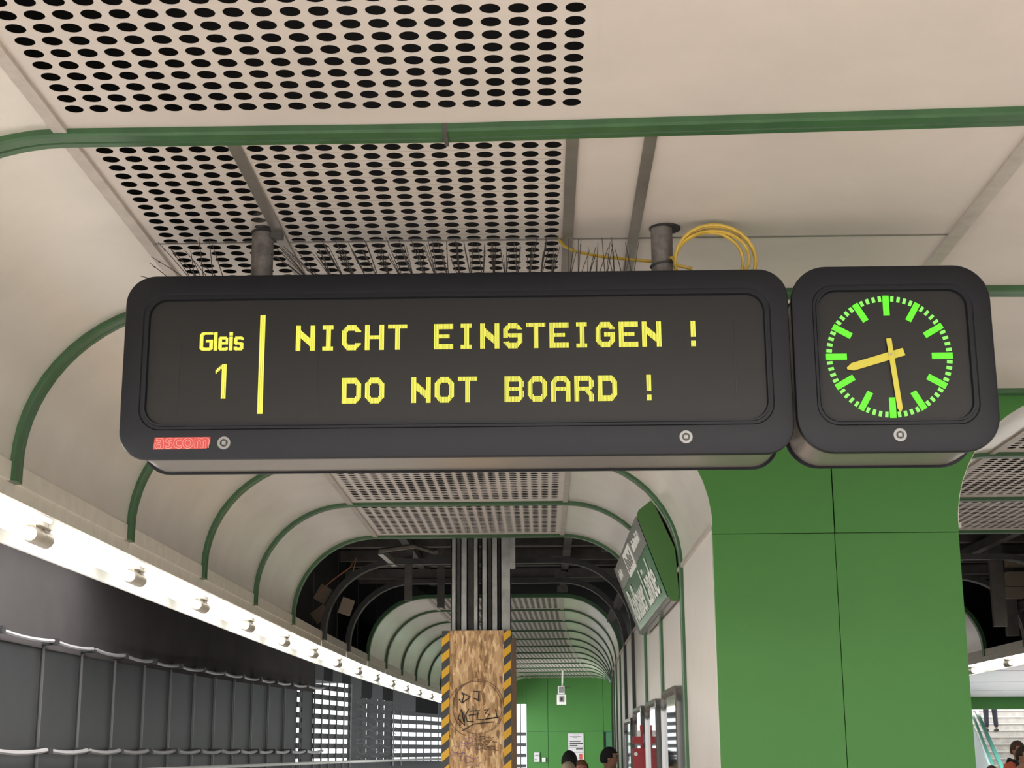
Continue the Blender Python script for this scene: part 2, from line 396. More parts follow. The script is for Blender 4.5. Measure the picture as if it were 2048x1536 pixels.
for sg, start, nlo, nhi in ((1, 6.38, -6, 19), (-1, 16.7, -4, 6)):
    tb, t2, hs, sk = lamp_meshes(sg)
    for k in range(nlo, nhi):
        yy = start + 1.57 * k
        t = empty('fluorescent_lamp', ((XM if sg < 0 else 0) + bend(yy), yy, 0), bang(yy))
        if sg > 0:
            lab = ('fluorescent tube lamp in the left trough, %s from the left picture edge' % ords[k + 1]) if k >= -1 else 'fluorescent tube lamp in the left trough behind the camera, %s before the picture edge' % ords[-k - 2]
        else:
            lab = 'fluorescent tube lamp in the right trough, nearest the right picture edge' if k == 0 else ('fluorescent tube lamp in the right trough, beside the edge of the green wall' if k == 1 else ('fluorescent tube lamp in the right trough, %s behind the green wall edge' % ords[k - 2] if k > 1 else 'fluorescent tube lamp in the right trough, %s outside the right picture edge' % ords[-k - 1]))
        tag(t, lab, 'lamp', 'fluorescent lamps along the %s trough' % ('left' if sg > 0 else 'right'))
        link('tube', tb, t); link('slim_tube', t2, t); link('housing', hs, t)
        for s_ in sk: link('socket', s_, t)

# ------------------------------------------------------------------ shell: floor, slab, outer walls
tag(MB().box(-2.75, 16, -6, 60, -.3, 0).build('floor', FLOOR), 'light stone platform floor', kind='structure')
tag(MB().box(-12, -2.75, -6, 60, -1.3, -1.1).build('floor', CONC), 'dark track bed left of the platform', kind='structure')
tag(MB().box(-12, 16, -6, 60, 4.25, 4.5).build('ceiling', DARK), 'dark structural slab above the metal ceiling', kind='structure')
tag(MB().box(15.8, 16, -6, 60, -.3, 4.25).build('wall_far_right', CONC), 'hall wall far right', kind='structure')

# ------------------------------------------------------------------ green wall between the vaults
gw = tag(empty('wall_center', (0, 7.31, 0)), 'green panel wall filling the space between the two vaults below the clock', kind='structure')
zs = 2.617; SX = 1.408
def prof(z, off=.0):
    if z <= 2.65: return .821
    return .17 + .651 * math.sqrt(max(0, 1 - ((z - 2.65) / .65) ** 2))
zz = [zs + (ZC - zs) * (1 - (1 - k / 12) ** 1.6) for k in range(13)]
g = .003
MB().prism([(.825, 0), (SX - g, 0), (SX - g, zs - g), (.825, zs - g)], .0, .03).build('green_panel', GREENW, gw)
MB().prism([(SX + g * .3, 0), (1.999, 0), (1.999, zs - g), (SX + g * .3, zs - g)], .0, .03).build('green_panel', GREENW, gw)
up = [(prof(z) + .004, z) for z in zz]
MB().prism([(SX - g, zs)] + [(SX - g, ZC - .002)] + up[::-1], -.004, .03).build('green_panel', GREENW, gw)
MB().prism([(XM - x, z) for x, z in up[::-1]] + [(SX + g, zs), (SX + g, ZC - .002)][::1], -.004, .03).build('green_panel', GREENW, gw)
MB().box(.83, 1.99, .03, .05, 0, ZC - .05).build('backing_board', DARK, gw)

# ------------------------------------------------------------------ green end wall, far away
YE = 36.4; e_ = bend(YE)
ew = tag(empty('wall_back', (0, YE, 0)), 'green panelled end wall of the left platform', kind='structure')
def ex(px, py): p = at(px, py, YE); return p.x, p.z
xa = ex(1053, 1450)[0]; xb = ex(1096, 1450)[0]; xc = ex(1207, 1450)[0]; xd = 1.9; zq = ex(1100, 1463)[1]
for (a, b, c, d, m_) in ((xa, xb, 0, zq, GREENW), (xb, xc, 0, zq, GREENW), (xa, xb, zq, 3.6, GREENW), (xb, xc, zq, 3.6, GREENW), (xc, xd, zq, 3.6, GREENW)):
    MB().box(a + .005, b - .005, 0, .05, c + .005, d - .005).build('green_panel', m_, ew)
MB().box(xa, xd, .03, .08, 0, 3.6).build('backing_board', GREEND, ew)
d1 = tag(MB().box(xc + .05, xd, -.0, .05, 0, zq - .03).build('door_1', GREEND, loc=(0, YE, 0)), 'dark green door in the green end wall, right', kind='structure')
MB().box(xc + .012, xc + .04, -.01, .04, 0, zq - .02).build('door_frame', BLACK, d1)
# window beside it, with louvre slats
def louvres(parent, x0, x1, z0, z1, y, pitch, frac=.5, jag=0):
    n = int((z1 - z0) / pitch)
    for k in range(n):
        z = z0 + k * pitch
        MB().box(x0, x1, y, y + .03, z, z + pitch * frac).build('slat', TPANEL, parent)
w2 = tag(empty('window_2', (0, YE, 0)), 'bright louvred window at the left end of the green end wall', kind='structure')
zt = ex(1040, 1408)[1]
louvres(w2, -1.25, xa - .01, .3, ex(1040, 1445)[1], .01, .24, .32)
MB().box(-1.25, xa, 0, .05, zt, 3.6).build('header_panel', GREENW, w2)
MB().box(-1.25, xa, 0, .05, 0, .3).build('sill_panel', GREENW, w2)
for px in (1041,): x_ = ex(px, 1450)[0]; MB().box(x_ - .012, x_ + .012, .0, .03, .3, zt).build('mullion', TPANEL, w2)

# ------------------------------------------------------------------ track wall on the left with cables and louvred windows
def tw(y): return -6.12 + (1.258 * ((y - 17.34) / 15.3) ** 2 if y > 17.34 else 0)
def yat(px):                                       # where a column of the photograph meets the curved wall
    lo, hi = 10, 60
    for _ in range(50):
        m_ = (lo + hi) / 2; X_ = CAMP.x + (at(px, 1500, m_)).x
        if X_ > tw(m_): lo = m_
        else: hi = m_
    return lo
wl = tag(empty('wall_left'), 'dark track wall of tall panels under a grey plaster band', kind='structure')
joints = [yat(x) for x in (70, 149, 217, 278, 332, 380, 422, 461, 498, 531, 564, 595)]
wins = [(yat(a), yat(b)) for a, b in ((592, 602), (625, 699), (719, 723), (732, 737), (754, 759), (767, 772), (785, 960))]  # first slit stands in for small reflections, the other slits for bright dots
edges = [-6]
yv = joints[0] - 1.9 * 9
while yv < joints[0] - .5: edges.append(yv); yv += 1.9
edges += joints
ZB = 2.90
def seg(parent, a, b, z0, z1, m_, name, t=.06, off=0):
    xa_, xb_ = tw(a) + off, tw(b) + off
    return MB().add([(xa_, a, z0), (xb_, b, z0), (xb_ - t, b, z0), (xa_ - t, a, z0), (xa_, a, z1), (xb_, b, z1), (xb_ - t, b, z1), (xa_ - t, a, z1)],
             [(0, 3, 2, 1), (4, 5, 6, 7), (0, 1, 5, 4), (1, 2, 6, 5), (2, 3, 7, 6), (3, 0, 4, 7)]).build(name, m_, parent)
# panels, cut where the windows are
cuts = sorted(set(edges + [v for ab in wins for v in ab]))
k_ = 0
for a, b in zip(cuts[:-1], cuts[1:]):
    mid = (a + b) / 2
    if any(s0 <= mid <= s1 for s0, s1 in wins):
        seg(wl, a, b, -1.1, 1.3, TPANEL, 'panel')
    else: seg(wl, a + .02, b - .02, -1.1, ZB, TPANEL, 'panel')
for y_ in edges[1:]:
    MB().bar((tw(y_) + .03, y_, -1.1), (tw(y_) + .03, y_, ZB), .024).build('panel_joint', TLINE, wl)
for a, b in zip(edges[:-1], edges[1:]): seg(wl, a, b, ZB - .03, 4.25, PLAST, 'plaster_band', off=.02)
yend = wins[-1][1]
ys_ = [joints[-1], wins[1][0], wins[1][1], wins[-1][0], yend]
seg(wl, ys_[0], ys_[1], ZB - .03, 4.25, PLAST, 'plaster_band', off=.02)
for a, b, zb in ((wins[1][0], wins[1][1], 3.14), (wins[1][1], wins[-1][0], 2.86), (wins[-1][0], yend, 2.62)):
    n = 4
    for q in range(n): seg(wl, a + (b - a) * q / n, a + (b - a) * (q + 1) / n, zb, 4.25, DARK if q % 2 else TPANEL, 'dark_panel')
nwin = 3
for wi, (a, b) in enumerate(wins):
    wn = tag(empty('window_%d' % nwin), 'louvred opening in the dark track wall letting daylight in, %s' % ('widest, beside the striped column' if wi == 6 else 'wide one left of the dark piers' if wi == 1 else 'narrow slit added for bright dots'), kind='structure'); nwin += 1
    zt_ = 3.14 if wi == 1 else (2.62 if wi == 6 else 2.88)
    p = .205; k = 0
    while 1.3 + k * p < zt_:
        n = 4 if wi in (1, 6) else 1
        s_ = MB()
        seg(wn, a, b, 1.3 + k * p, min(zt_, 1.3 + k * p + p * .52), TPANEL, 'slat', .03); k += 1
    if wi in (1, 6):
        m = 5 if wi == 1 else 12
        for q in range(m + 1):
            y_ = a + (b - a) * q / m; MB().bar((tw(y_) + .02, y_, 1.3), (tw(y_) + .02, y_, zt_), .03).build('mullion', TLINE, wn)
# cables sagging between clips
def cable(z, label, r, ys, sag, clamp=True, mat_=CABG):
    t = empty('wall_cable')
    tag(t, label, 'cable')
    for a, b in zip(ys[:-1], ys[1:]):
        pts = []
        for q in range(9):
            u = q / 8; y_ = a + (b - a) * u
            pts.append((tw(y_) + .16 + .02 * math.sin(y_), y_, z - sag * 4 * u * (1 - u) * (1 if q else 0)))
        MB().tube(pts, r, 6).build('cable_run', mat_, t, True)
    for y_ in ys[1:-1]:
        if clamp: MB().box(tw(y_) + .02, tw(y_) + .2, y_ - .06, y_ + .06, z - .05, z + .03).build('clip', TPANEL, t)
base = [joints[0] - 1.9 * k for k in range(9, 0, -1)]
cab_y = base + joints + [yat(628)]
cable(2.96, 'upper grey cable clipped along the top of the dark wall panels', .024, cab_y, .03)
cable(1.665, 'lower grey cable sagging along the dark wall panels', .028, cab_y, .035)
t = MB().tube([(tw(y_) + .5, y_, 1.39 + .003 * (y_ - 20)) for y_ in [12 + 1.5 * k for k in range(22)]], .028, 8).build('conduit_pipe', WHITE, None, True)
tag(t, 'pale straight pipe low along the dark track wall near the bottom edge', 'pipe')
MB().bar((tw(30) + .45, 30, 1.36), (tw(30) + .05, 30, 1.36), .03).build('pipe_bracket', TLINE, t)
# loose wires between the piers
t = empty('loose_wiring'); tag(t, 'tangled thin wires hanging on the dark piers between the louvred windows', 'wiring')
for k in range(9):
    ya, yb = yat(702), yat(782); z = 1.5 + .15 * k; ph = random.random() * 6
    MB().tube([(tw(ya + (yb - ya) * q / 10) + .12, ya + (yb - ya) * q / 10, z + .05 * math.sin(ph + q * 1.3) + random.uniform(-.02, .02)) for q in range(11)], .008, 5).build('wire', TLINE, t)
# end of the track hall
tag(MB().box(-12, -6, -6.1, -6.0, -1.3, 4.3).build('wall_left_end', CONC), 'end wall of the track hall', kind='structure')

# ------------------------------------------------------------------ the gap: steel above, columns
st = tag(empty('steel_framework', (0, 12.5, 3.4)), 'dark steel beams and hangers exposed above the missing ceiling panels behind the column', 'framework')
st2 = tag(empty('steel_framework', (4, 12.5, 3.4)), 'dark steel beams exposed right of the green wall', 'framework')
def part(mb, name, m_, par, smooth=False):
    o = mb.build(name, m_, par, smooth); o.matrix_parent_inverse = Matrix.Translation(-par.location); return o
for y_, z_, h_, d_ in ((13.4, 3.52, .16, .1), (14.35, 3.50, .18, .12), (15.1, 3.46, .1, .08), (15.9, 3.50, .2, .12), (14.75, 3.62, .14, .1), (15.5, 3.33, .09, .1), (16.7, 3.42, .14, .1)):
    part(MB().box(-2.0, .95, y_, y_ + d_, z_, z_ + h_), 'cross_beam', DSTEEL, st)
    part(MB().box(1.9, 5.0, y_, y_ + d_, z_, z_ + h_), 'cross_beam', DSTEEL, st2)
for x_, z_ in ((-1.25, 3.42), (-.35, 3.66), (.2, 3.40), (.72, 3.0)):
    part(MB().box(x_, x_ + .07, 12.3, 17.1, z_, z_ + .07), 'runner', DSTEEL, st)
for x_, z_ in ((2.9, 3.42), (4.05, 3.40), (4.75, 2.95)):
    part(MB().box(x_, x_ + .08, 12.3, 16.3, z_, z_ + .08), 'runner', DSTEEL, st2)
for x_, y_ in ((-1.25, 13.9), (-1.0, 14.6), (.2, 14.4), (.55, 13.9), (.2, 15.5)):
    part(MB().box(x_, x_ + .07, y_, y_ + .05, 2.95 if x_ < -.8 else 3.38, 4.2), 'hanger', DSTEEL, st)
for x_, y_ in ((4.5, 13.5), (4.15, 14.2), (4.62, 15.4)):
    part(MB().box(x_, x_ + .12, y_, y_ + .06, 2.7, 4.2), 'hanger', DSTEEL, st2)
part(MB().tube([at(872, 1105, 12.9), at(830, 1092, 13.2) , at(762, 1101, 13.4)], .022, 6), 'pipe', mat('dusty_pipe', (.12, .115, .09), .7), st, True)
part(MB().bar(at(762, 1104, 13.6), at(790, 1128, 13.9), .05), 'brace', GALV, st)
part(MB().box(-1.55, -.95, 13.0, 13.06, 3.40, 3.62), 'cover_plate', mat('cover_plate', (.05, .05, .05), .7), st)
for x_, y_, z_, rx in ((645, 1188, 14.0, .5), (692, 1213, 14.2, .3), (640, 1228, 14.3, .9)):
    p = at(x_, y_, z_); o = MB().box(-.06, .06, -.02, .02, -.075, .075).build('loose_board', CARD, st); o.location = p - st.location; o.rotation_euler = (.1, rx, .4)
part(MB().tube([at(634, 1188, 13.8), at(665, 1160, 13.8), at(700, 1135, 13.8), at(713, 1115, 13.8), at(706, 1143, 13.8)], .006, 5), 'orange_wire', mat('orange_wire', (.30, .12, .06), .5), st)
for x_, y_ in ((1113, 1107), (1120, 1148), (1125, 1178)):
    p = at(x_, y_, 14.25); part(MB().box(p.x - .05, p.x + .05, p.y - .02, p.y, p.z - .03, p.z + .03), 'bracket', DSTEEL, st)
for x_, y_, s in ((2035, 1120, .1), (2040, 1158, .12), (2030, 1185, .09), (1990, 1105, .06)):
    p = at(x_, y_, 15.0); part(MB().box(p.x - s, p.x + s, p.y, p.y + .1, p.z - s * .6, p.z + s * .6), 'brick_rubble', CARD, st2)
# steel column of channel posts
cl = tag(empty('steel_column', (-.5, 12.85, 2.5)), 'galvanised steel column of channel posts above the chipboard casing', 'column')
for px0, px1, yy, m_ in ((902, 913, 12.75, GALV), (914, 921, 12.82, DSTEEL), (921, 935, 12.74, GALV), (936, 945, 12.86, DSTEEL), (946, 957, 12.75, GALV),
                     (963, 975, 12.75, GALV), (976, 983, 12.86, DSTEEL), (983, 996, 12.74, GALV), (997, 1001, 12.86, DSTEEL), (1001, 1022, 12.75, GALV)):
    a = at(px0, 1180, yy).x; b = at(px1, 1180, yy).x
    mb = MB()
    if m_ is GALV:
        mb.box(a, b, yy, yy + .012, 2.5, 4.25); mb.box(a, a + .008, yy, yy + .1, 2.5, 4.25); mb.box(b - .008, b, yy, yy + .1, 2.5, 4.25)
        part(mb, 'channel_post', GALV, cl)
    else:
        mb.box(a - .005, b + .005, yy, yy + .03, 2.5, 4.25); part(mb, 'web_plate', mat('web_steel', (.2, .2, .19), .5, .4, noise=.4, nscale=10), cl)
p0 = at(1019, 1137, 12.7); p1 = at(1030, 1075, 12.7)
part(MB().box(p0.x, p1.x, 12.70, 12.74, p0.z, 4.25), 'splice_plate', GALV, cl)
# chipboard casing
bx0, bx1 = at(884, 1262, 12.62).x, at(1021.5, 1262, 12.62).x; zt = at(950, 1261, 12.62).z
cs = tag(empty('chipboard_casing', ((bx0 + bx1) / 2, 12.62, 0)), 'chipboard casing round the column with yellow and black hazard tape and scribbles', 'casing')
part(MB().box(bx0 + .01, bx1 - .01, 12.62, 12.64, 0, zt), 'front_board', OSB, cs)
part(MB().box(bx0 + .004, bx0 + .022, 12.64, 13.2, 0, zt), 'side_board', OSB, cs)
part(MB().box(bx1 - .022, bx1 - .004, 12.64, 13.2, 0, zt), 'side_board', OSB, cs)
part(MB().box(bx0 + .022, bx1 - .022, 13.18, 13.2, 0, zt), 'back_board', OSB, cs)
part(MB().box(bx0, bx1, 12.64, 13.18, zt - .03, zt - .01), 'top_board', DSTEEL, cs)
tw_ = .062
part(MB().box(bx0, bx0 + tw_, 12.612, 12.62, 0, zt - .002).box(bx0, bx0 + .008, 12.62, 12.7, 0, zt - .002), 'hazard_tape', HAZ, cs)
part(MB().box(bx1 - tw_ + .003, bx1, 12.612, 12.62, 0, zt - .002).box(bx1 - .008, bx1, 12.62, 12.7, 0, zt - .002), 'hazard_tape', HAZ, cs)
def strokes(lines, r, name, m_, par, yy=12.617):
    for ln in lines:
        mb = MB(); pts = [at(860 + x / 5.19, 1240 + y / 5.19, yy) for x, y in ln]
        mb.tube(pts, r, 4); part(mb, name, m_, par)
MARK = mat('marker_black', (.03, .02, .015), .6); MARKP = mat('marker_purple', (.35, .2, .3), .6); MARKF = mat('marker_faint', (.14, .08, .05), .6)
strokes([[(330, 750), (350, 790), (330, 865), (300, 820), (310, 830)], [(325, 755), (420, 800), (330, 862)], [(450, 742), (525, 742)], [(505, 745), (500, 840), (478, 820), (455, 815)],
         [(320, 930), (360, 1000), (360, 1095), (290, 1025), (325, 930), (350, 1060)], [(400, 920), (370, 990), (385, 1055), (455, 1055)], [(410, 945), (520, 940)], [(445, 890), (450, 1000)], [(400, 990), (510, 975)],
         [(500, 950), (485, 1035), (560, 1035)], [(560, 940), (610, 920), (570, 975), (620, 975), (575, 1030), (700, 1010)], [(680, 930), (690, 990), (710, 1020)], [(335, 1150), (450, 1080), (660, 1058)]], .0055, 'marker_stroke', MARK, cs)
circ = lambda cx_, cy_, rx, ry, a0, a1, n=26: [(cx_ + rx * math.cos(math.radians(a0 + (a1 - a0) * k / n)), cy_ + ry * math.sin(math.radians(a0 + (a1 - a0) * k / n))) for k in range(n + 1)]
strokes([circ(490, 910, 255, 275, -60, 290), circ(500, 905, 265, 285, 100, 420), circ(470, 930, 290, 290, 110, 250)], .0022, 'marker_circle', MARKF, cs)
rnd = random.Random(3)
sq = []
for k in range(12):
    x0, y_ = rnd.uniform(400, 560), 1205 + k * 13; x = x0; ln = []
    while x < x0 + rnd.uniform(120, 190): ln.append((x, y_ + rnd.uniform(-14, 14))); x += 14
    sq.append(ln)
strokes(sq, .0022, 'marker_scribble', MARKF, cs)
sp = []
for k in range(9):
    x0, y_ = rnd.uniform(200, 460), 1230 + k * 34; sp.append([(x0 + j * 22, y_ + rnd.uniform(-28, 28)) for j in range(8)])
strokes(sp, .003, 'purple_scribble', MARKP, cs)
b2 = tag(MB().box(-.55, at(1033, 1400, 14.0).x, 14.0, 14.03, 0, at(1028, 1276, 14.0).z).build('timber_board', WOODD), 'narrow brown timber board just behind the right edge of the chipboard casing', 'board')

# ------------------------------------------------------------------ display sign
SY = 4.675; SB = 4.99
sgn = tag(empty('train_display', (-.266, 4.83, 2.5)), 'wide black train display reading NICHT EINSTEIGEN DO NOT BOARD in yellow', 'display')
def case(par, x0, x1, z0, z1, r, ix0, ix1, iz0, iz1, ir):
    lo = [rr(x0 + .006, x1 - .006, z0 + .006, z1 - .006, r, SY + .03), rr(x0, x1, z0, z1, r, SY + .02), rr(x0, x1, z0, z1, r, SY + .008), rr(x0 + .003, x1 - .003, z0 + .003, z1 - .003, r - .002, SY + .002),
          rr(x0 + .01, x1 - .01, z0 + .01, z1 - .01, r - .008, SY), rr(ix0, ix1, iz0, iz1, ir, SY), rr(ix0 + .004, ix1 - .004, iz0 + .004, iz1 - .004, ir - .004, SY + .004),
          rr(ix0 + .012, ix1 - .012, iz0 + .012, iz1 - .012, ir - .008, SY + .004), rr(ix0 + .013, ix1 - .013, iz0 + .013, iz1 - .013, ir - .008, SY - .001),
          rr(ix0 + .019, ix1 - .019, iz0 + .019, iz1 - .019, ir - .012, SY - .001), rr(ix0 + .022, ix1 - .022, iz0 + .022, iz1 - .022, ir - .014, SY + .014)]
    part(MB().loft(lo), 'front_frame', BLACK, par, True)
    part(MB().loft([rr(x0 + .018, x1 - .018, z0 + .014, z1 - .014, r - .01, SY + .026), rr(x0 + .018, x1 - .018, z0 + .014, z1 - .014, r - .01, SB - .010)]), 'metal_casing', STEEL, par, True)
    part(MB().loft([rr(x0 + .006, x1 - .006, z0 + .006, z1 - .006, r - .004, SB - .014), rr(x0 + .006, x1 - .006, z0 + .006, z1 - .006, r - .004, SB - .006), rr(x0 + .01, x1 - .01, z0 + .01, z1 - .01, r - .008, SB)], True, True), 'rear_frame', BLACK, par, True)
    part(MB().loft([rr(ix0 + .015, ix1 - .015, iz0 + .015, iz1 - .015, ir - .01, SY + .013), rr(ix0 + .015, ix1 - .015, iz0 + .015, iz1 - .015, ir - .01, SY + .02)], True, True), 'display_face', FACE, par)
SX0, SX1, SZ0, SZ1 = -1.327, .794, 2.499, 3.102
case(sgn, SX0, SX1, SZ0, SZ1, .092, -1.268, .736, 2.592, 3.040, .07)
def lock(p, par):
    x, z = p.x, p.z; y = SY - .0035
    mb = MB(); n = 24
    ring = lambda r, yy: [(x + r * math.cos(2 * PI * k / n), yy, z + r * math.sin(2 * PI * k / n)) for k in range(n)]
    mb.loft([ring(.0215, SY + .001), ring(.0205, y), ring(.0125, y), ring(.0115, y + .003)])
    part(mb, 'lock_ring', CHROME, par, True)
    lk = part(MB().cyl((x, SY - .0005, z), .0118, .002), 'lock_recess', BLACKIN, par)
    part(MB().loft([[(x + a, SY - .004, z + b) for a, b in ((-.006, -.006), (.006, -.006), (.006, .006), (-.006, .006))], [(x + a, SY, z + b) for a, b in ((-.008, -.008), (.008, -.008), (.008, .008), (-.008, .008))]], True), 'lock_pin', CHROME, par)
lock(at(448, 886, SY), sgn); lock(at(1372, 874, SY), sgn)
# dot-matrix letters
def rect(a, b, c, d): return [(a, b), (c, b), (c, d), (a, d)]
OUT = [(4.5, 0), (11.5, 0), (16, 4), (16, 12), (11.5, 16), (4.5, 16), (0, 12), (0, 4)]
INN = [(5.6, 3.4), (10.4, 3.4), (12, 5), (12, 11), (10.4, 12.6), (5.6, 12.6), (4, 11), (4, 5)]
DOU = [(0, 0), (12, 0), (16, 4), (16, 12), (12, 16), (0, 16)]
DIN = [(4, 3.4), (10.4, 3.4), (12, 5), (12, 11), (10.4, 12.6), (4, 12.6)]
# glyph: list of (+/-, polygon) applied in order
G = {
 'N': [(1, rect(0, 0, 4, 16)), (1, rect(12, 0, 16, 16)), (1, [(3.9, 13.2), (3.9, 8.2), (12.1, 2.6), (12.1, 7.6)])],
 'I': [(1, rect(3.5, 0, 12.5, 2.6)), (1, rect(3.5, 13.4, 12.5, 16)), (1, rect(6, 0, 10, 16))],
 'O': [(1, OUT), (0, INN)], 'C': [(1, OUT), (0, INN), (0, rect(11.5, 4.6, 17, 11.6))],
 'G': [(1, OUT), (0, INN), (0, rect(11.5, 7, 17, 11.6)), (1, rect(7, 6.8, 16, 9.4)), (1, rect(12, 4, 16, 9.4))],
 'S': [(1, OUT), (0, INN), (1, [(3, 9.6), (5, 6.9), (13, 6.9), (12, 9.6)]), (0, rect(11.5, 9.6, 17, 11.9)), (0, rect(-1, 4.2, 4.2, 6.7))],
 'H': [(1, rect(0, 0, 4, 16)), (1, rect(12, 0, 16, 16)), (1, rect(4, 6.9, 12, 9.3))],
 'T': [(1, rect(0, 13.5, 16, 16)), (1, rect(6, 0, 10, 16))],
 'E': [(1, rect(0, 0, 4, 16)), (1, rect(0, 12.7, 16, 16)), (1, rect(0, 6.9, 12.6, 9.3)), (1, rect(0, 0, 16, 3.3))],
 'D': [(1, DOU), (0, DIN)],
 'B': [(1, [(0, 0), (12.4, 0), (16, 3.4), (16, 6.6), (14.4, 8.1), (16, 9.6), (16, 12.6), (12.4, 16), (0, 16)]), (0, rect(4, 3.3, 12, 6.9)), (0, rect(4, 9.3, 12, 12.7))],
 'A': [(1, [(0, 0), (16, 0), (16, 12), (12, 16), (4, 16), (0, 12)]), (0, rect(4, -1, 12, 6.7)), (0, [(4, 9.1), (12, 9.1), (12, 11.6), (10.6, 12.7), (5.4, 12.7), (4, 11.6)])],
 'R': [(1, [(0, 6.7), (13, 6.7), (16, 9.4), (16, 12.6), (12.4, 16), (0, 16)]), (0, rect(4, 9.1, 12, 12.7)), (1, rect(0, 0, 4, 16)), (1, [(8.5, 6.8), (12, 3.2), (12, 0), (16, 0), (16, 4), (12.5, 7.2)])],
 '!': [(1, rect(6, 6, 10, 16)), (1, rect(6, 0, 10, 3.6))],
}
def inside(x, y, poly):
    c = False; n = len(poly)
    for i in range(n):
        (x1, y1), (x2, y2) = poly[i], poly[i - 1]
        if (y1 > y) != (y2 > y) and x < (x2 - x1) * (y - y1) / (y2 - y1) + x1: c = not c
    return c
YL = SY + .009
def glyph(shapes, x0, z0, sx, sz, ncol, nrow, name='letter', breaks=()):
    mb = MB()
    for c in range(ncol):
        lit = []
        for r_ in range(nrow * 4):
            x, y = c + .5, (r_ + .5) / 4; on = 0
            for s_, p in shapes:
                if inside(x, y, p): on = s_
            lit.append(on)
        r_ = 0
        while r_ < len(lit):
            if lit[r_]:
                e = r_
                while e < len(lit) and lit[e] and not (e > r_ and e / 4 in breaks): e += 1
                mb.box(x0 + (c + .14) * sx, x0 + (c + .86) * sx, YL, YL + .004, z0 + (r_ / 4 + .05) * sz, z0 + (e / 4 - .05) * sz); r_ = e
            else: r_ += 1
    return part(mb, name, LEDY, sgn)
adv = (.515 - -.777) / 18.0
p1 = at(590, 701, SY); pE = at(1404, 690, SY)
# line 1 spans 'NICHT EINSTEIGEN ' then '!' ; advances measured in the photograph
adv = (at(1285, 692, SY).x - at(590, 701, SY).x) / 15.0; sx = adv / 19.15
z1 = 2.849; sz = .083 / 16
for k, ch in enumerate('NICHT EINSTEIGEN'):
    if ch != ' ': glyph(G[ch], -.777 + k * adv, z1 + .0001 * k, sx, sz, 16, 16, breaks=(8,))
glyph(G['!'], at(1383, 690, SY).x - 6 * sx, z1 + .0015, sx, sz, 16, 16)
z2 = 2.675
x2 = at(682, 806, SY).x
for k, ch in enumerate('DO NOT BOARD'):
    if ch != ' ': glyph(G[ch], x2 + k * adv, z2, sx, sz, 16, 16, breaks=(9,))
glyph(G['!'], at(1294, 797, SY).x - 6 * sx, z2 + .0005, sx, sz, 16, 16)
# Gleis / 1 : built on the same fine columns
Sm = {
 'G': [(1, [(2, 0), (9, 0), (11, 1.5), (11, 9.5), (5, 9.5), (5, 7.2), (8.2, 7.2), (8.2, 2.4), (4, 2.4), (2.9, 3.5), (2.9, 12.8), (4, 13.9), (11, 13.9), (10.4, 16), (2, 16), (0, 14), (0, 2)])],
 'l': [(1, rect(0, 0, 2.9, 16))],
 'e': [(1, [(1.5, 0), (7, 0), (8, 1.2), (8, 3), (6, 3), (6, 2.2), (3.4, 2.2), (2.8, 3), (2.8, 5.2), (8, 5.2), (8, 10.5), (6.6, 12), (1.5, 12), (0, 10.5), (0, 1.5)]), (0, rect(2.8, 7.2, 5.6, 9.8))],
 'i': [(1, rect(0, 0, 2.9, 12)), (1, rect(0, 13, 2.9, 16))],
 's': [(1, [(1, 0), (6.6, 0), (8, 1.5), (8, 6), (6.8, 7), (3, 7), (3, 9.8), (5.6, 9.8), (5.6, 9), (8, 9), (8, 10.8), (6.8, 12), (1.5, 12), (0, 10.6), (0, 6.2), (1.4, 4.9), (5.2, 4.9), (5.2, 2.2), (2.6, 2.2), (2.6, 3.2), (0, 3.2), (0, 1)])],
}
xg = -1.085; wpx = (at(486, 690, SY).x - at(397, 700, SY).x) / 36.5
for ch, c0, n in (('G', 0, 11), ('l', 11.6, 3), ('e', 15.4, 8), ('i', 24.3, 3), ('s', 28.2, 8)):
    glyph(Sm[ch], xg + c0 * wpx, 2.853, wpx, .0605 / 16, n, 16, 'letter')
glyph([(1, rect(4.4, 0, 7.2, 16)), (1, [(0, 13.3), (0, 11.5), (4.5, 14.3), (4.5, 16)])], at(427, 797, SY).x, 2.695, .0051, .113 / 16, 7, 16, 'digit', breaks=(4,))
mb = MB(); dx = at(521.5, 728, SY).x
for k in range(3):
    for j in range(8):
        mb.box(dx - .008 + k * .0058, dx - .0035 + k * .0058, YL, YL + .004, 2.645 + j * .0405, 2.645 + (j + 1) * .0405 - .0006)
part(mb, 'divider_line', LEDY, sgn)
# faint module joints on the face
for px, ya, yb in ((359, 670, 828), (637, 640, 822), (1468, 640, 800)):
    a = at(px, ya, SY); b = at(px, yb, SY); part(MB().box(a.x - .0008, a.x + .0008, SY + .011, SY + .0135, b.z, a.z), 'module_joint', BLACKIN, sgn)
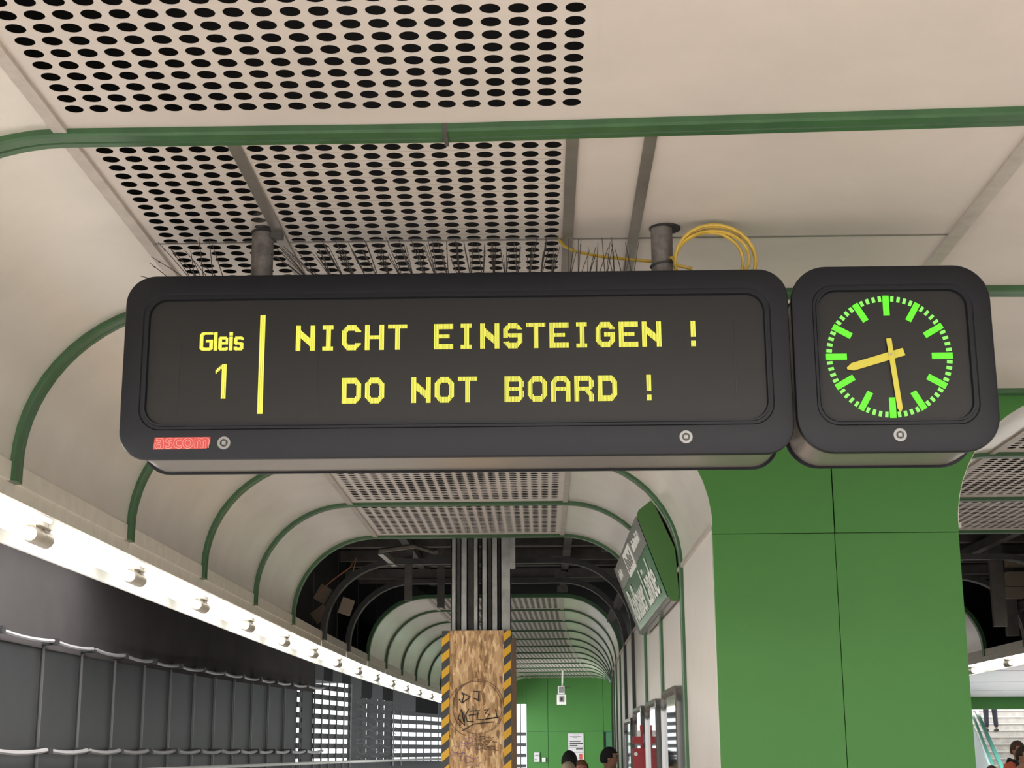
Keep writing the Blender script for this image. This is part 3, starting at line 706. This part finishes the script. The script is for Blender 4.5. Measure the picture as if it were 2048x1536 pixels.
# red badge with outlined lettering
bd = at(306, 899, SY); bt = at(421, 874, SY)
bz0, bz1, bxa, bxb = bd.z, bt.z, bd.x, bt.x
part(MB().prism([(bxa, bz0), (bxb - .012, bz0 + .001), (bxb, bz0 + .018), (bxb, bz1), (bxa + .004, bz1)], SY - .0012, SY + .001), 'badge_plate', RED, sgn)
def outline(pts, closed=True): 
    mb = MB(); mb.tube([(bxa + (x / 100) * (bxb - bxa), SY - .0016, bz0 + (y / 24) * (bz1 - bz0)) for x, y in pts], .00075, 4, closed); return mb
def ov(cx_, cy_, rx, ry, n=18, a0=0, a1=360): return [(cx_ + rx * math.cos(math.radians(a0 + (a1 - a0) * k / n)), cy_ + ry * math.sin(math.radians(a0 + (a1 - a0) * k / n))) for k in range(n + (0 if a1 - a0 == 360 else 1))]
LT = [
 ('a', [[(5, 17), (6, 21.5), (11, 23), (16, 21.5), (18, 18), (18, 2), (14, 2), (14, 3.5), (11, 1.5), (6, 1.5), (3, 5), (3, 9), (6, 13), (13, 14.5), (13, 17), (11, 19), (8, 18.5), (5, 17)], ov(10, 7.2, 3.4, 3.2)]),
 ('s', [[(33, 21), (27, 22.8), (22, 19.5), (22, 14.5), (29, 10), (29, 7), (26, 5.5), (21, 7), (21, 3), (26, 1.5), (33, 3), (34, 9), (32, 12.5), (26, 16), (27, 18.5), (33, 17.5)]]),
 ('c', [[(50, 21), (45, 22.8), (38, 20.5), (36, 12), (38, 4), (45, 1.5), (50, 3), (50, 7), (46, 6), (42, 8), (41, 12), (42, 17), (46, 18.5), (50, 17)]]),
 ('o', [ov(61, 12, 9.3, 10.6), ov(61, 12, 4.8, 6.4)]),
 ('m', [[(73, 2), (73, 22.5), (78, 22.5), (78, 20.5), (81, 22.8), (85, 20.5), (89, 22.8), (95, 22), (98, 18), (97.5, 2), (92.5, 2), (92.5, 15), (90.5, 18), (88, 15), (88, 2), (83, 2), (83, 15), (81, 18), (78, 15), (78, 2)]]),
]
for ch, ls in LT:
    mb = MB()
    for l in ls: o_ = outline(l); mb.add(o_.v, o_.f)
    part(mb, 'badge_letter', PINK, sgn)
# hanger poles
for px, py, lab in ((524, 460, 'left dark steel pole hanging the display from the perforated ceiling'), (1325, 455, 'right worn steel pole beside the yellow cable coil, hanging the display')):
    x_ = -.921 if px < 600 else .411
    t = tag(empty('hanger_pole', (x_, 4.83, 3.1)), lab, 'pole')
    part(MB().tube([(x_, 4.83, 3.06), (x_, 4.83, ZC + .06)], .036, 20), 'pipe', RUST, t, True)
    part(MB().tube([(x_, 4.83, 3.095), (x_, 4.83, 3.108)], .05, 20), 'foot_flange', DSTEEL, t, True)
    part(MB().cyl((x_ + .012, 4.835, ZC - .0065), .052, .006, 24, 'z'), 'dark_opening_disc', DARK, t)  # dark disc stands in for the unlit hole round the pole
    if px > 600: part(MB().tube([(x_ + .0385 * math.cos(a), 4.83 + .0385 * math.sin(a), 3.168 + .006 * math.cos(a)) for a in [2 * PI * k / 20 for k in range(20)]], .004, 6, True), 'cable_tie', DSTEEL, t, True)
    else: part(MB().box(x_ + .03, x_ + .07, 4.80, 4.83, ZC - .03, ZC - .008), 'bracket', DSTEEL, t)
# yellow cable: coil and the run to the ceiling hole
t = tag(empty('cable_coil', (.57, 4.75, 3.1)), 'coiled yellow cable tied to the right hanger pole above the display', 'cable')
pts = []
N = 96
for k in range(N + 1):
    u = k / N; a = math.radians(185 - 360 * 4 * u); j = u * 4
    rx = .122 + .012 * math.sin(j * 2.1); rz = .100 + .014 * math.cos(j * 1.7)
    pts.append((.448 + rx * (1 + math.cos(a)), 4.775 - .03 * math.sin(a) + .005 * j, max(3.109 + .003 * j, 3.165 + rz * math.sin(a))))
part(MB().tube(pts, .0058, 7), 'coil', CABLE, t, True)
h = atz(1118, 478, ZC)
q = [h + Vector((0, 0, .03)), h, at(1128, 492, 4.93), at(1150, 503, 4.90), at(1200, 513, 4.88), at(1260, 519, 4.86), at(1303, 523, 4.86), at(1345, 515, 4.80), at(1352, 530, 4.79), at(1385, 538, 4.79)]
part(MB().tube(q, .0055, 7), 'cable_run', CABLE, t, True)
# bird spikes
def spikes(label, groups):
    p0 = groups[0]
    t = tag(empty('bird_spike_strip', (p0[0][0], p0[0][1], SZ1)), label, 'bird spikes')
    xs_ = [g_[0][0] for g_ in groups]
    part(MB().box(min(xs_) - .02, max(xs_) + .02, p0[0][1] - .012, p0[0][1] + .012, SZ1 - .004, SZ1 + .004), 'base_strip', SPIKE, t)
    for (x, y), tips in groups:
        for (tx, ty, tz) in tips:
            mb = MB().tube([(x, y, SZ1), (x + tx * .55, y + ty * .55, SZ1 + tz * .57), (x + tx, y + ty, SZ1 + tz)], [.0019, .0017, .0013], 4)
            if random.random() < .35: mb.tube([(x + tx * .8, y + ty * .8, SZ1 + tz * .8), (x + tx * .84, y + ty * .84, SZ1 + tz * .84)], .0028, 4)
            part(mb, 'spike', SPIKE, t)
R_ = random.Random(11)
gs = []
for k in range(22):
    x = -.745 + k * .0375
    gs.append(((x, 4.78), [((x + .1) * .12 + R_.uniform(-.02, .02) - (.05 if k < 2 else 0), R_.uniform(-.02, .05), R_.uniform(.10, .155)) for _ in range(R_.choice((4, 5, 5)))]))
spikes('row of thin wire bird spikes along the middle of the display top', gs)
gs = []
for k in range(8):
    x = .10 + k * .030
    gs.append(((x, 4.80), [(R_.uniform(-.045, .045), R_.uniform(-.02, .03), R_.uniform(.09, .17)) for _ in range(3)]))
spikes('row of tall wire bird spikes left of the right hanger pole', gs)
gs = []
for k, (x, tips) in enumerate(((-1.19, [(-.12, -.01, .03), (-.10, .02, .085)]), (-1.13, [(-.15, .0, .10), (-.09, .02, .13), (-.13, .0, .15), (-.02, .0, .12)]), (-1.10, [(-.03, .02, .17), (-.05, .03, .10), (-.12, .0, .13)]),
                           (-1.07, [(-.02, .0, .16), (.05, .02, .02), (-.10, .0, .12)]), (-1.03, [(-.09, .0, .08), (-.05, .0, .14), (.02, .0, .03)]))):
    gs.append(((x, 4.78), tips))
spikes('splayed wire bird spikes on the left corner of the display top', gs)

# ------------------------------------------------------------------ clock
ck = tag(empty('station_clock', (1.12, 4.83, 2.5)), 'square black station clock with glowing green marks beside the display', 'clock')
case(ck, .803, 1.436, 2.500, 3.108, .115, .868, 1.378, 2.586, 3.046, .07)
lock(at(1800, 870, SY), ck)
for z_ in (2.62, 2.98): part(MB().box(.79, .81, 4.8, 4.86, z_, z_ + .04), 'side_bracket', BLACK, ck)
ccx, ccz = 1.1055, 2.8105; Rx = .198
def mark(a, r0, r1, w_, name, m_):
    c, s_ = math.sin(a), math.cos(a); px, pz = -s_, c
    poly = [(ccx + c * r0 - s_ * w_, ccz + s_ * r0 + c * w_), (ccx + c * r0 + s_ * w_, ccz + s_ * r0 - c * w_), (ccx + c * r1 + s_ * w_, ccz + s_ * r1 - c * w_), (ccx + c * r1 - s_ * w_, ccz + s_ * r1 + c * w_)]
    part(MB().prism(poly, YL, YL + .004), name, m_, ck)
for k in range(60):
    a = 2 * PI * k / 60
    if k % 5 == 0: mark(a, Rx - .064, Rx + .001, .0098, 'hour_mark', LEDG)
    else: mark(a, Rx - .017, Rx, .0048, 'minute_mark', LEDG2)
def hand(tail, tip, w_, yy, name):
    a = at(*tail, SY); b = at(*tip, SY); a = Vector((a.x, a.z)); b = Vector((b.x, b.z)); d = (b - a).normalized(); n = Vector((d.y, -d.x)) * w_; e = b - d * w_ * 1.5
    part(MB().prism([a + n, e + n, b + n * .25, b - n * .25, e - n, a - n], yy, yy + .0015), name, YEL, ck)
hand((1809, 702), (1695, 736), .0125, SY + .006, 'hour_hand'); hand((1778, 676), (1802, 823), .0082, SY + .003, 'minute_hand')
p = at(1782, 708, SY); part(MB().cyl((p.x, SY + .001, p.z), .0045, .008), 'pivot', SOCKET, ck)

# ------------------------------------------------------------------ station name sign on the right wall
NS = tag(empty('station_sign', (.8, 10.5, 2.5)), 'long green slanted sign reading Roßauer Lände high on the right metal wall', 'sign')
ya, yb = 9.12, 11.85
A = Vector((.575, 2.985)); B = Vector((.757, 2.487)); T = Vector((.69, 3.07)); W = Vector((.815, 2.50))
pol = [(A.x, A.y), (A.x + .012, A.y + .03), (T.x - .02, T.y + .01), (.80, 2.78), (W.x, W.y - .0), (W.x - .01, W.y - .03), (B.x + .01, B.y - .015), (B.x, B.y)]
part(MB().prism(pol, ya, ya + .02), 'end_panel', SIGNS, NS); part(MB().prism(pol, yb - .02, yb), 'end_panel', SIGNS, NS)
part(MB().prism([(x + (.004 if x < .78 else -.004), z) for x, z in pol], ya + .02, yb - .02), 'sign_body', DKGREY, NS)
dirv = (B - A); Ln = dirv.length; dirv /= Ln; nrm = Vector((-dirv.y, dirv.x)); nrm = nrm if nrm.x < 0 else -nrm
def facept(u, v, o=.004):                        # u along y from far to near (reading direction), v from top down
    q_ = A + dirv * (v * Ln) + nrm * o; return (q_.x, yb - .03 - u * (yb - ya - .06), q_.y)
def fquad(u0, u1, v0, v1, o, name, m_):
    c = [facept(u0, v0, o), facept(u1, v0, o), facept(u1, v1, o), facept(u0, v1, o)]; d = [facept(u0, v0, o - .003), facept(u1, v0, o - .003), facept(u1, v1, o - .003), facept(u0, v1, o - .003)]
    return part(MB().add(c + d, [(0, 1, 2, 3), (7, 6, 5, 4), (0, 4, 5, 1), (1, 5, 6, 2), (2, 6, 7, 3), (3, 7, 4, 0)]), name, m_, NS)
fquad(0, 1, .34, 1, .006, 'name_field', SIGNG); fquad(0, 1, 0, .335, .006, 'line_field', SIGNGR)
fquad(.36, .62, .05, .36, .010, 'direction_plate', WHITE)
for k in range(7):
    u = .39 + .03 * k; fquad(u, u + .012, .10 + .03 * (k % 3), .30 - .02 * (k % 2), .012, 'plate_print', INK)
for (u0, n) in ((.05, 5), (.68, 9)):
    for k in range(n):
        hgt = (.09, .13, .08, .12, .10)[k % 5]; fquad(u0 + k * .026, u0 + k * .026 + .015, .22 - hgt, .22, .010, 'small_print', WHITE)
edge = MB().bar(facept(-.01, 1.0, .004), facept(1.01, 1.0, .004), .02); part(edge, 'edge_trim', CHROME, NS)
part(MB().bar(facept(-.01, 0, .004), facept(-.01, 1, .004), .02), 'edge_trim', CHROME, NS)
def textmesh(body):
    fc = bpy.data.curves.new('name', 'FONT'); fc.body = body; fc.size = 1; fc.extrude = .002
    fo = bpy.data.objects.new('name_tmp', fc); C.objects.link(fo)
    dg = bpy.context.evaluated_depsgraph_get(); me = bpy.data.meshes.new_from_object(fo.evaluated_get(dg)); bpy.data.objects.remove(fo)
    return me
TXT = 'Roßauer Lände'
ext = lambda me: (min(v.co.x for v in me.vertices), max(v.co.x for v in me.vertices))
xm, xM = ext(textmesh(TXT)); wdt = xM - xm
for k, ch in enumerate(TXT):
    if ch == ' ': continue
    me = textmesh(ch); right = ext(textmesh(TXT[:k + 1]))[1]; sh = right - ext(me)[1]
    for v in me.vertices:
        u = .08 + (v.co.x + sh - xm) / wdt * .85; v.co = facept(u, .88 - v.co.y * .50 / .73, .012 + v.co.z)
    me.materials.clear(); me.materials.append(WHITE)
    o = link('name_letter', me, NS); o.matrix_parent_inverse = Matrix.Translation(-NS.location)

# ------------------------------------------------------------------ display cases with reflecting glass on the right wall
for k, (i, zt_) in enumerate(((idx(8.95), 1.98), (idx(10.59), 1.96), (idx(12.23), 1.96), (idx(13.87), 1.9))):
    yy0, yy1 = Y[i] + .12, Y[i] + 1.30
    lab = ('nearest', 'second nearest', 'third nearest', 'farthest')[k] + ' rounded glazed poster case on the right metal wall'
    t = tag(empty('poster_case', (.8 + bend(Y[i]), (yy0 + yy1) / 2, .7)), lab, 'poster case', 'glazed poster cases on the right wall')
    def lp(d, x): return [(x + bend(Y[i]), a, b) for a, _, b in rr(yy0 + d, yy1 - d, .7 + d, zt_ - d, .10, 0, 8)]
    part(MB().loft([lp(0, .82), lp(0, .775), lp(.03, .77), lp(.045, .79)]), 'case_frame', DKGREY, t, True)
    part(MB().loft([lp(.04, .790), lp(.04, .80)], True, True), 'glass', GLASS, t)
# red help point
t = tag(empty('emergency_box', (.76, 12.05, 1.3)), 'red emergency call box with white button on the right wall', 'emergency box')
part(MB().box(.685, .80, 12.0, 12.1, 1.38, 1.627), 'box_body', RED2, t)
part(MB().cyl((.705, 11.985, 1.585), .014, .016, 16), 'button', WHITE, t)
part(MB().box(.685, .745, 12.02, 12.08, 1.662, 1.715).box(.745, .765, 12.02, 12.08, 1.62, 1.80), 'alarm_horn', RED2, t)
part(MB().box(.77, .815, 12.02, 12.06, 1.665, 1.735), 'dark_plate', DKGREY, t)
part(MB().box(.72, .745, 12.01, 12.07, 1.715, 1.76), 'lamp_cap', WHITE, t)
part(MB().box(.69, .80, 12.02, 12.08, 1.25, 1.38), 'mounting_foot', WHITE, t)
part(MB().box(.795, .82, 12.0, 12.1, 1.3, 1.6), 'wall_bracket', DKGREY, t)

# ------------------------------------------------------------------ things on and before the end wall
def onwall(px0, py0, px1, py1, yy): a = at(px0, py1, yy); b = at(px1, py0, yy); return a.x, b.x, a.z, b.z
yw = YE - .02
x0, x1, z0, z1_ = onwall(1137, 1467, 1167, 1531, yw)
t = tag(empty('notice', (x0, yw, z0)), 'tall white printed notice on the green end wall', 'notice')
part(MB().box(x0, x1, yw - .01, yw + .01, z0, z1_), 'sheet', PAPER, t)
for k, (f0, f1, a, b, m_) in enumerate(((.3, .7, .95, .965, INKG), (.12, .85, .90, .92, INKG), (.3, .6, .86, .875, INKG), (.1, .8, .74, .765, INK), (.1, .95, .66, .70, INK), (.1, .6, .60, .635, INK), (.02, .98, .565, .572, INK), (.5, .95, .50, .53, INK), (.02, .98, .40, .407, INK), (.7, .9, .2, .36, RED))):
    part(MB().box(x0 + (x1 - x0) * f0, x0 + (x1 - x0) * f1, yw - .014, yw - .01, z0 + (z1_ - z0) * a, z0 + (z1_ - z0) * b), 'print_line', m_, t)
x0, x1, z0, z1_ = onwall(1068.5, 1505, 1079, 1524, yw)
t = tag(empty('wall_panel_box', (x0, yw, z0)), 'small white switch panel on the green end wall', 'switch panel')
part(MB().box(x0, x1, yw - .04, yw + .01, z0, z1_), 'box_body', PAPER, t); part(MB().box(x0 + .02, x0 + .05, yw - .05, yw - .04, z0 + .04, z0 + .07), 'switch', INK, t)
part(MB().box(x0 + .02, x1 - .02, yw - .045, yw - .04, z1_ - .08, z1_ - .05), 'print_line', INKG, t)
x0, x1, z0, z1_ = onwall(1084, 1515, 1091, 1524, yw)
t = tag(empty('wall_socket_box', (x0, yw, z0)), 'tiny white box right of the switch panel', 'box')
part(MB().box(x0, x1, yw - .06, yw + .01, z0, z1_), 'box_body', WHITE, t); part(MB().cyl(((x0 + x1) / 2, yw - .065, (z0 + z1_) / 2), .012, .01, 12), 'button', INKG, t)
ym = 33.0; x0, x1, z0, z1_ = onwall(1114, 1389, 1132, 1409, ym)
t = tag(empty('hanging_monitor', ((x0 + x1) / 2, ym, z0)), 'white hanging camera and square speaker under the far ceiling', 'monitor')
xm_ = (x0 + x1) / 2
part(MB().box(x0, x1, ym, ym + .22, z0, z1_), 'lower_box', WHITE, t); part(MB().box(x0 + .05, x1 - .05, ym - .01, ym, z0 + .05, z1_ - .04), 'lower_face', INKG, t)
part(MB().box(x0 + .075, x1 - .075, ym - .015, ym - .01, z0 + .075, z1_ - .065), 'speaker_grille', INK, t)
a0, a1, b0, b1 = onwall(1116, 1372, 1129, 1388, ym)
part(MB().box(a0, a1, ym, ym + .2, b0, b1), 'upper_box', WHITE, t); part(MB().box(a0 + .02, a1 - .02, ym - .01, ym, b0 + .025, b1 - .02), 'upper_face', INKG, t)
part(MB().bar((xm_ + .02, ym + .1, b1), (xm_ + .03, ym + .1, ZC), .035), 'drop_rod', WHITE, t)
part(MB().bar((xm_ + .06, ym + .1, b1 - .02), (xm_ + .2, ym + .1, b1 - .02), .015), 'side_arm', DSTEEL, t)

# ------------------------------------------------------------------ right hall: boards, beam, stairs
hb = tag(empty('ceiling'), 'white board soffit of the right hall', kind='structure')
for k in range(12):
    y_ = 20 + k * 1.35; MB().box(5.75, 15.6, y_ + .02, y_ + 1.33, 2.78 + .004 * (k % 3), 2.82).build('soffit_board', BOARD, hb)
tag(MB().box(5.2, 15.6, 36.3, 36.6, at(1990, 1418, 36.3).z, 3.3).build('trim_3', GREENW), 'green beam above the stairs', kind='structure')
sy0 = 37.5; hr = .175; dp = .30
nst = 22
xL = at(1958, 1480, sy0).x
stt = tag(empty('staircase', (xL + 2, sy0, 0)), 'light stone staircase beyond the right platform', 'staircase')
for k in range(nst):
    part(MB().box(xL, xL + 4.5, sy0 + k * dp, sy0 + (nst + 1) * dp, k * hr, (k + 1) * hr - .02), 'step', STONE, stt)
    part(MB().box(xL, xL + 4.5, sy0 + k * dp - .03, sy0 + (k + 1) * dp, (k + 1) * hr - .02, (k + 1) * hr), 'tread', mat('tread_stone', (.55, .52, .48), .6), stt)
tag(MB().box(xL - 6, xL + 8, 46.5, 46.7, 0, 4.25).build('wall_stair', WHITE), 'pale wall behind the stairs', kind='structure')
t = tag(empty('stair_railing', (xL, sy0, 0)), 'green stair railing with frosted panes left of the stairs', 'railing')
a = at(1953, 1423, 36.9); b = at(2004, 1536, 31.0)
part(MB().bar(a, b + (b - a) * .5, .07), 'handrail', RAILG, t)
part(MB().bar(a - Vector((.12, 0, 0)), b + (b - a) * .5 - Vector((.15, 0, .1)), .05), 'lower_rail', RAILG, t)
p_ = [a - Vector((.2, 0, .05)), b + (b - a) * .5 - Vector((.2, 0, .1)), Vector((b.x - .25, b.y - 2, 0)), Vector((a.x - .25, a.y, 0))]
part(MB().add(p_ + [q + Vector((.02, .02, 0)) for q in p_], [(0, 1, 2, 3), (7, 6, 5, 4), (0, 4, 5, 1), (1, 5, 6, 2), (2, 6, 7, 3), (3, 7, 4, 0)]), 'pane', CYAN, t)

# ------------------------------------------------------------------ people
SKIN = mat('skin', (.52, .28, .19), .5)
def skinmesh(name, nodes, links_, m_, parent, lv=2):
    me = bpy.data.meshes.new(name); me.from_pydata([n[:3] for n in nodes], links_, [])
    o = link(name, me, parent); me.materials.append(m_)
    md = o.modifiers.new('skin', 'SKIN'); md.use_smooth_shade = True
    for i, n in enumerate(nodes): sv = me.skin_vertices[0].data[i]; sv.radius = (n[3], n[3]) if len(n) < 5 else (n[3], n[4]); sv.use_root = (i == 0)
    sb = o.modifiers.new('sub', 'SUBSURF'); sb.levels = lv; sb.render_levels = lv
    return o
def person(loc, rz, h, label, hair, top, legs=(.03, .03, .04), cap=None, strap=None, skin=SKIN, group=None, turn=0):
    s = h / 1.75
    t = tag(empty('person', loc, rz), label, 'person', group); t.scale = (s, s, s)
    LG = mat('trousers_%.2f_%.2f' % legs[:2], legs, .8); TP = mat('top_%.2f_%.2f_%.2f' % top, top, .8); HR = mat('hair_%.2f_%.2f' % hair[:2], hair, .8)
    # body: one continuous skin surface; person faces -y
    nd = [(0, 0, .95, .12), (0, 0, 1.1, .115), (0, .01, 1.28, .135), (0, .01, 1.42, .11), (0, .01, 1.50, .052), (0, -.01, 1.56, .05)]
    lk = [(0, 1), (1, 2), (2, 3), (3, 4), (4, 5)]
    for sg in (-1, 1):
        b_ = len(nd); nd += [(sg * .10, 0, .86, .085), (sg * .11, -.01, .50, .058), (sg * .115, .02, .28, .055), (sg * .12, .02, .09, .036), (sg * .125, -.10, .035, .036), (sg * .13, -.17, .03, .028)]
        lk += [(0, b_)] + [(b_ + q, b_ + q + 1) for q in range(5)]
        b_ = len(nd); nd += [(sg * .17, .01, 1.40, .06), (sg * .22, .02, 1.12, .042), (sg * .235, -.03, .90, .028), (sg * .235, -.05, .83, .024, .034)]
        lk += [(3, b_)] + [(b_ + q, b_ + q + 1) for q in range(3)]
        hd = b_ + 3
        for q, (dy, L_) in enumerate(((-.03, .085), (-.01, .10), (.01, .095), (.03, .08))):
            c_ = len(nd); nd += [(sg * .235, -.05 + dy, .79, .009), (sg * .232, -.055 + dy, .79 - L_ * .5, .008), (sg * .222, -.06 + dy, .79 - L_, .007)]
            lk += [(hd, c_), (c_, c_ + 1), (c_ + 1, c_ + 2)]
        c_ = len(nd); nd += [(sg * .225, -.09, .81, .011), (sg * .215, -.105, .77, .009)]; lk += [(hd, c_), (c_, c_ + 1)]
    skinmesh('body', nd, lk, skin, t, 1)
    # garments follow the body
    nd2 = [(0, 0, .92, .145), (0, 0, 1.1, .14), (0, .01, 1.28, .155), (0, .01, 1.42, .125), (0, .01, 1.49, .066)]; lk2 = [(0, 1), (1, 2), (2, 3), (3, 4)]
    for sg in (-1, 1): b_ = len(nd2); nd2 += [(sg * .17, .01, 1.40, .078), (sg * .22, .02, 1.12, .058), (sg * .235, -.03, .90, .043)]; lk2 += [(3, b_), (b_, b_ + 1), (b_ + 1, b_ + 2)]
    skinmesh('jacket', nd2, lk2, TP, t, 1)
    nd3 = [(0, 0, .98, .14), (0, 0, .9, .13)]; lk3 = [(0, 1)]
    for sg in (-1, 1): b_ = len(nd3); nd3 += [(sg * .10, 0, .82, .1), (sg * .11, -.01, .50, .075), (sg * .12, .02, .10, .062)]; lk3 += [(1, b_), (b_, b_ + 1), (b_ + 1, b_ + 2)]
    skinmesh('trousers', nd3, lk3, LG, t, 1)
    for sg in (-1, 1): MB().tube([(sg * .12, .07, .05), (sg * .122, .02, .055), (sg * .127, -.08, .045), (sg * .13, -.17, .035), (sg * .13, -.21, .03)], [.035, .052, .046, .038, .015], 10).build('shoe', mat('shoe_black', (.02, .02, .02), .5), t, True)
    # head
    hd = empty('head', (0, -.01, 1.62), turn, t)
    bm = bmesh.new(); bmesh.ops.create_uvsphere(bm, u_segments=28, v_segments=20, radius=1)
    for v in bm.verts:
        x, y, z = v.co
        fx = .076 * (1 - .22 * max(0, -z)); fy = .098; fz = .118
        X_, Y_, Z_ = x * fx, y * fy, z * fz
        if y < -.3:
            Y_ += .010 * max(0, -y) * max(0, 1 - abs(z) * 1.2) * .6
            if abs(x) < .22 and -.42 < z < .12: Y_ -= .022 * (1 - abs(x) / .22) * (1 - abs((z + .25) / .4))
            for ex_ in (-.4, .4):
                d_ = math.hypot(x - ex_, (z - .05) * 1.3)
                if d_ < .25: Y_ += .009 * (1 - d_ / .25)
            if abs(z + .58) < .08 and abs(x) < .3: Y_ -= .003
            if z < -.8: Y_ -= .012
        v.co = (X_, Y_, Z_)
    for ex_ in (-1, 1):
        r_ = bmesh.ops.create_uvsphere(bm, u_segments=8, v_segments=6, radius=1)
        for v in r_['verts']: v.co = Vector((ex_ * .077 + v.co.x * .010, .008 + v.co.y * .018, -.008 + v.co.z * .030))
    me = bpy.data.meshes.new('face'); bm.to_mesh(me); bm.free(); me.materials.append(skin)
    for p in me.polygons: p.use_smooth = True
    link('face', me, hd)
    EY = mat('eye_dark', (.03, .02, .02), .3); LP = mat('lips', (.38, .13, .11), .5)
    for ex_ in (-1, 1):
        e = MB().tube([(ex_ * .030 - .011, -.083, .007), (ex_ * .030, -.0865, .009), (ex_ * .030 + .011, -.083, .007)], [.002, .0055, .002], 8).build('eye', EY, hd, True)
        MB().tube([(ex_ * .030 - .016, -.086, .026), (ex_ * .030, -.090, .030), (ex_ * .030 + .016, -.084, .026)], .003, 6).build('eyebrow', HR, hd, True)
    MB().tube([(-.022, -.080, -.066), (0, -.089, -.065), (.022, -.080, -.066)], [.002, .006, .002], 8).build('mouth', LP, hd, True)
    bm = bmesh.new(); bmesh.ops.create_uvsphere(bm, u_segments=30, v_segments=20, radius=1)
    rg = random.Random(int(h * 1000))
    for v in list(bm.verts):
        x, y, z = v.co
        keep = z > .42 - .0 * y if y < -.35 else (z > -.05 if y < .15 else z > -.55)
        if cap is not None: keep = z > .25 if y < 0 else z > -.2
        if not keep: bm.verts.remove(v)
    for v in bm.verts:
        x, y, z = v.co; k = 1.0 + rg.uniform(-.02, .03)
        v.co = (x * .092 * k, y * .112 * k + .003, z * .126 * k)
    me = bpy.data.meshes.new('hair'); bm.to_mesh(me); bm.free(); me.materials.append(HR if cap is None else mat('cap_cloth', cap, .8))
    for p in me.polygons: p.use_smooth = True
    o = link('hair' if cap is None else 'cap', me, hd); sd = o.modifiers.new('th', 'SOLIDIFY'); sd.thickness = .012; sd.offset = -1
    if strap is not None:
        SM = mat('strap_black', strap, .7)
        for sg in (-1, 1): MB().tube([(sg * .12, -.12, 1.15), (sg * .13, -.155, 1.3), (sg * .11, -.09, 1.46), (sg * .10, .06, 1.50), (sg * .12, .16, 1.3)], .028, 8).build('backpack_strap', SM, t, True)
    return t
def headpos(px, py_top, yy):                      # floor point and height of a person whose head top shows at this pixel
    p = at(px, py_top, yy); return (p.x, yy, 0), p.z
L_, H_ = headpos(1138.5, 1500, 16.6); person(L_, PI * .95, H_, 'person with black hair seen from behind before the white notice', (.012, .012, .014), (.05, .05, .07))
L_, H_ = headpos(1136, 1522, 15.4); person(L_, PI * .9, H_, 'person in a cream cap at the bottom edge below the black-haired one', (.3, .2, .1), (.5, .48, .42), cap=(.62, .52, .36))
L_, H_ = headpos(1162.5, 1518, 17.4); person(L_, .1, H_, 'person with ginger hair and flushed face beside the cream cap', (.20, .09, .04), (.25, .1, .08), skin=mat('skin_flushed', (.58, .25, .19), .5))
L_, H_ = headpos(1217, 1493, 17.6); person(L_, PI * .5, H_, 'person with dark hair looking right beside the metal wall', (.014, .013, .02), (.12, .12, .14))
L_, H_ = headpos(2033, 1480, 21.0); person(L_, .5, H_, 'man in an orange shirt with black backpack straps near the stairs', (.10, .05, .03), (.75, .16, .09), strap=(.02, .02, .02), skin=mat('skin_warm', (.58, .30, .20), .5))
L_, H_ = headpos(2045, 1491, 19.0); person(L_, .7, H_, 'dark-haired person in orange at the right picture edge', (.05, .03, .02), (.75, .18, .08))
L_, H_ = headpos(1982, 1530, 20.0); person(L_, .3, H_, 'person with brown hair whose crown just shows below the railing', (.12, .06, .04), (.3, .3, .3))
pz = at(1978, 1450, 40.2)
t = person((pz.x, 40.0, at(1972, 1463, 40).z - .02), PI, 1.75, 'person in dark trousers climbing the stairs, head hidden by the green beam', (.03, .03, .03), (.05, .05, .08), legs=(.02, .02, .035))
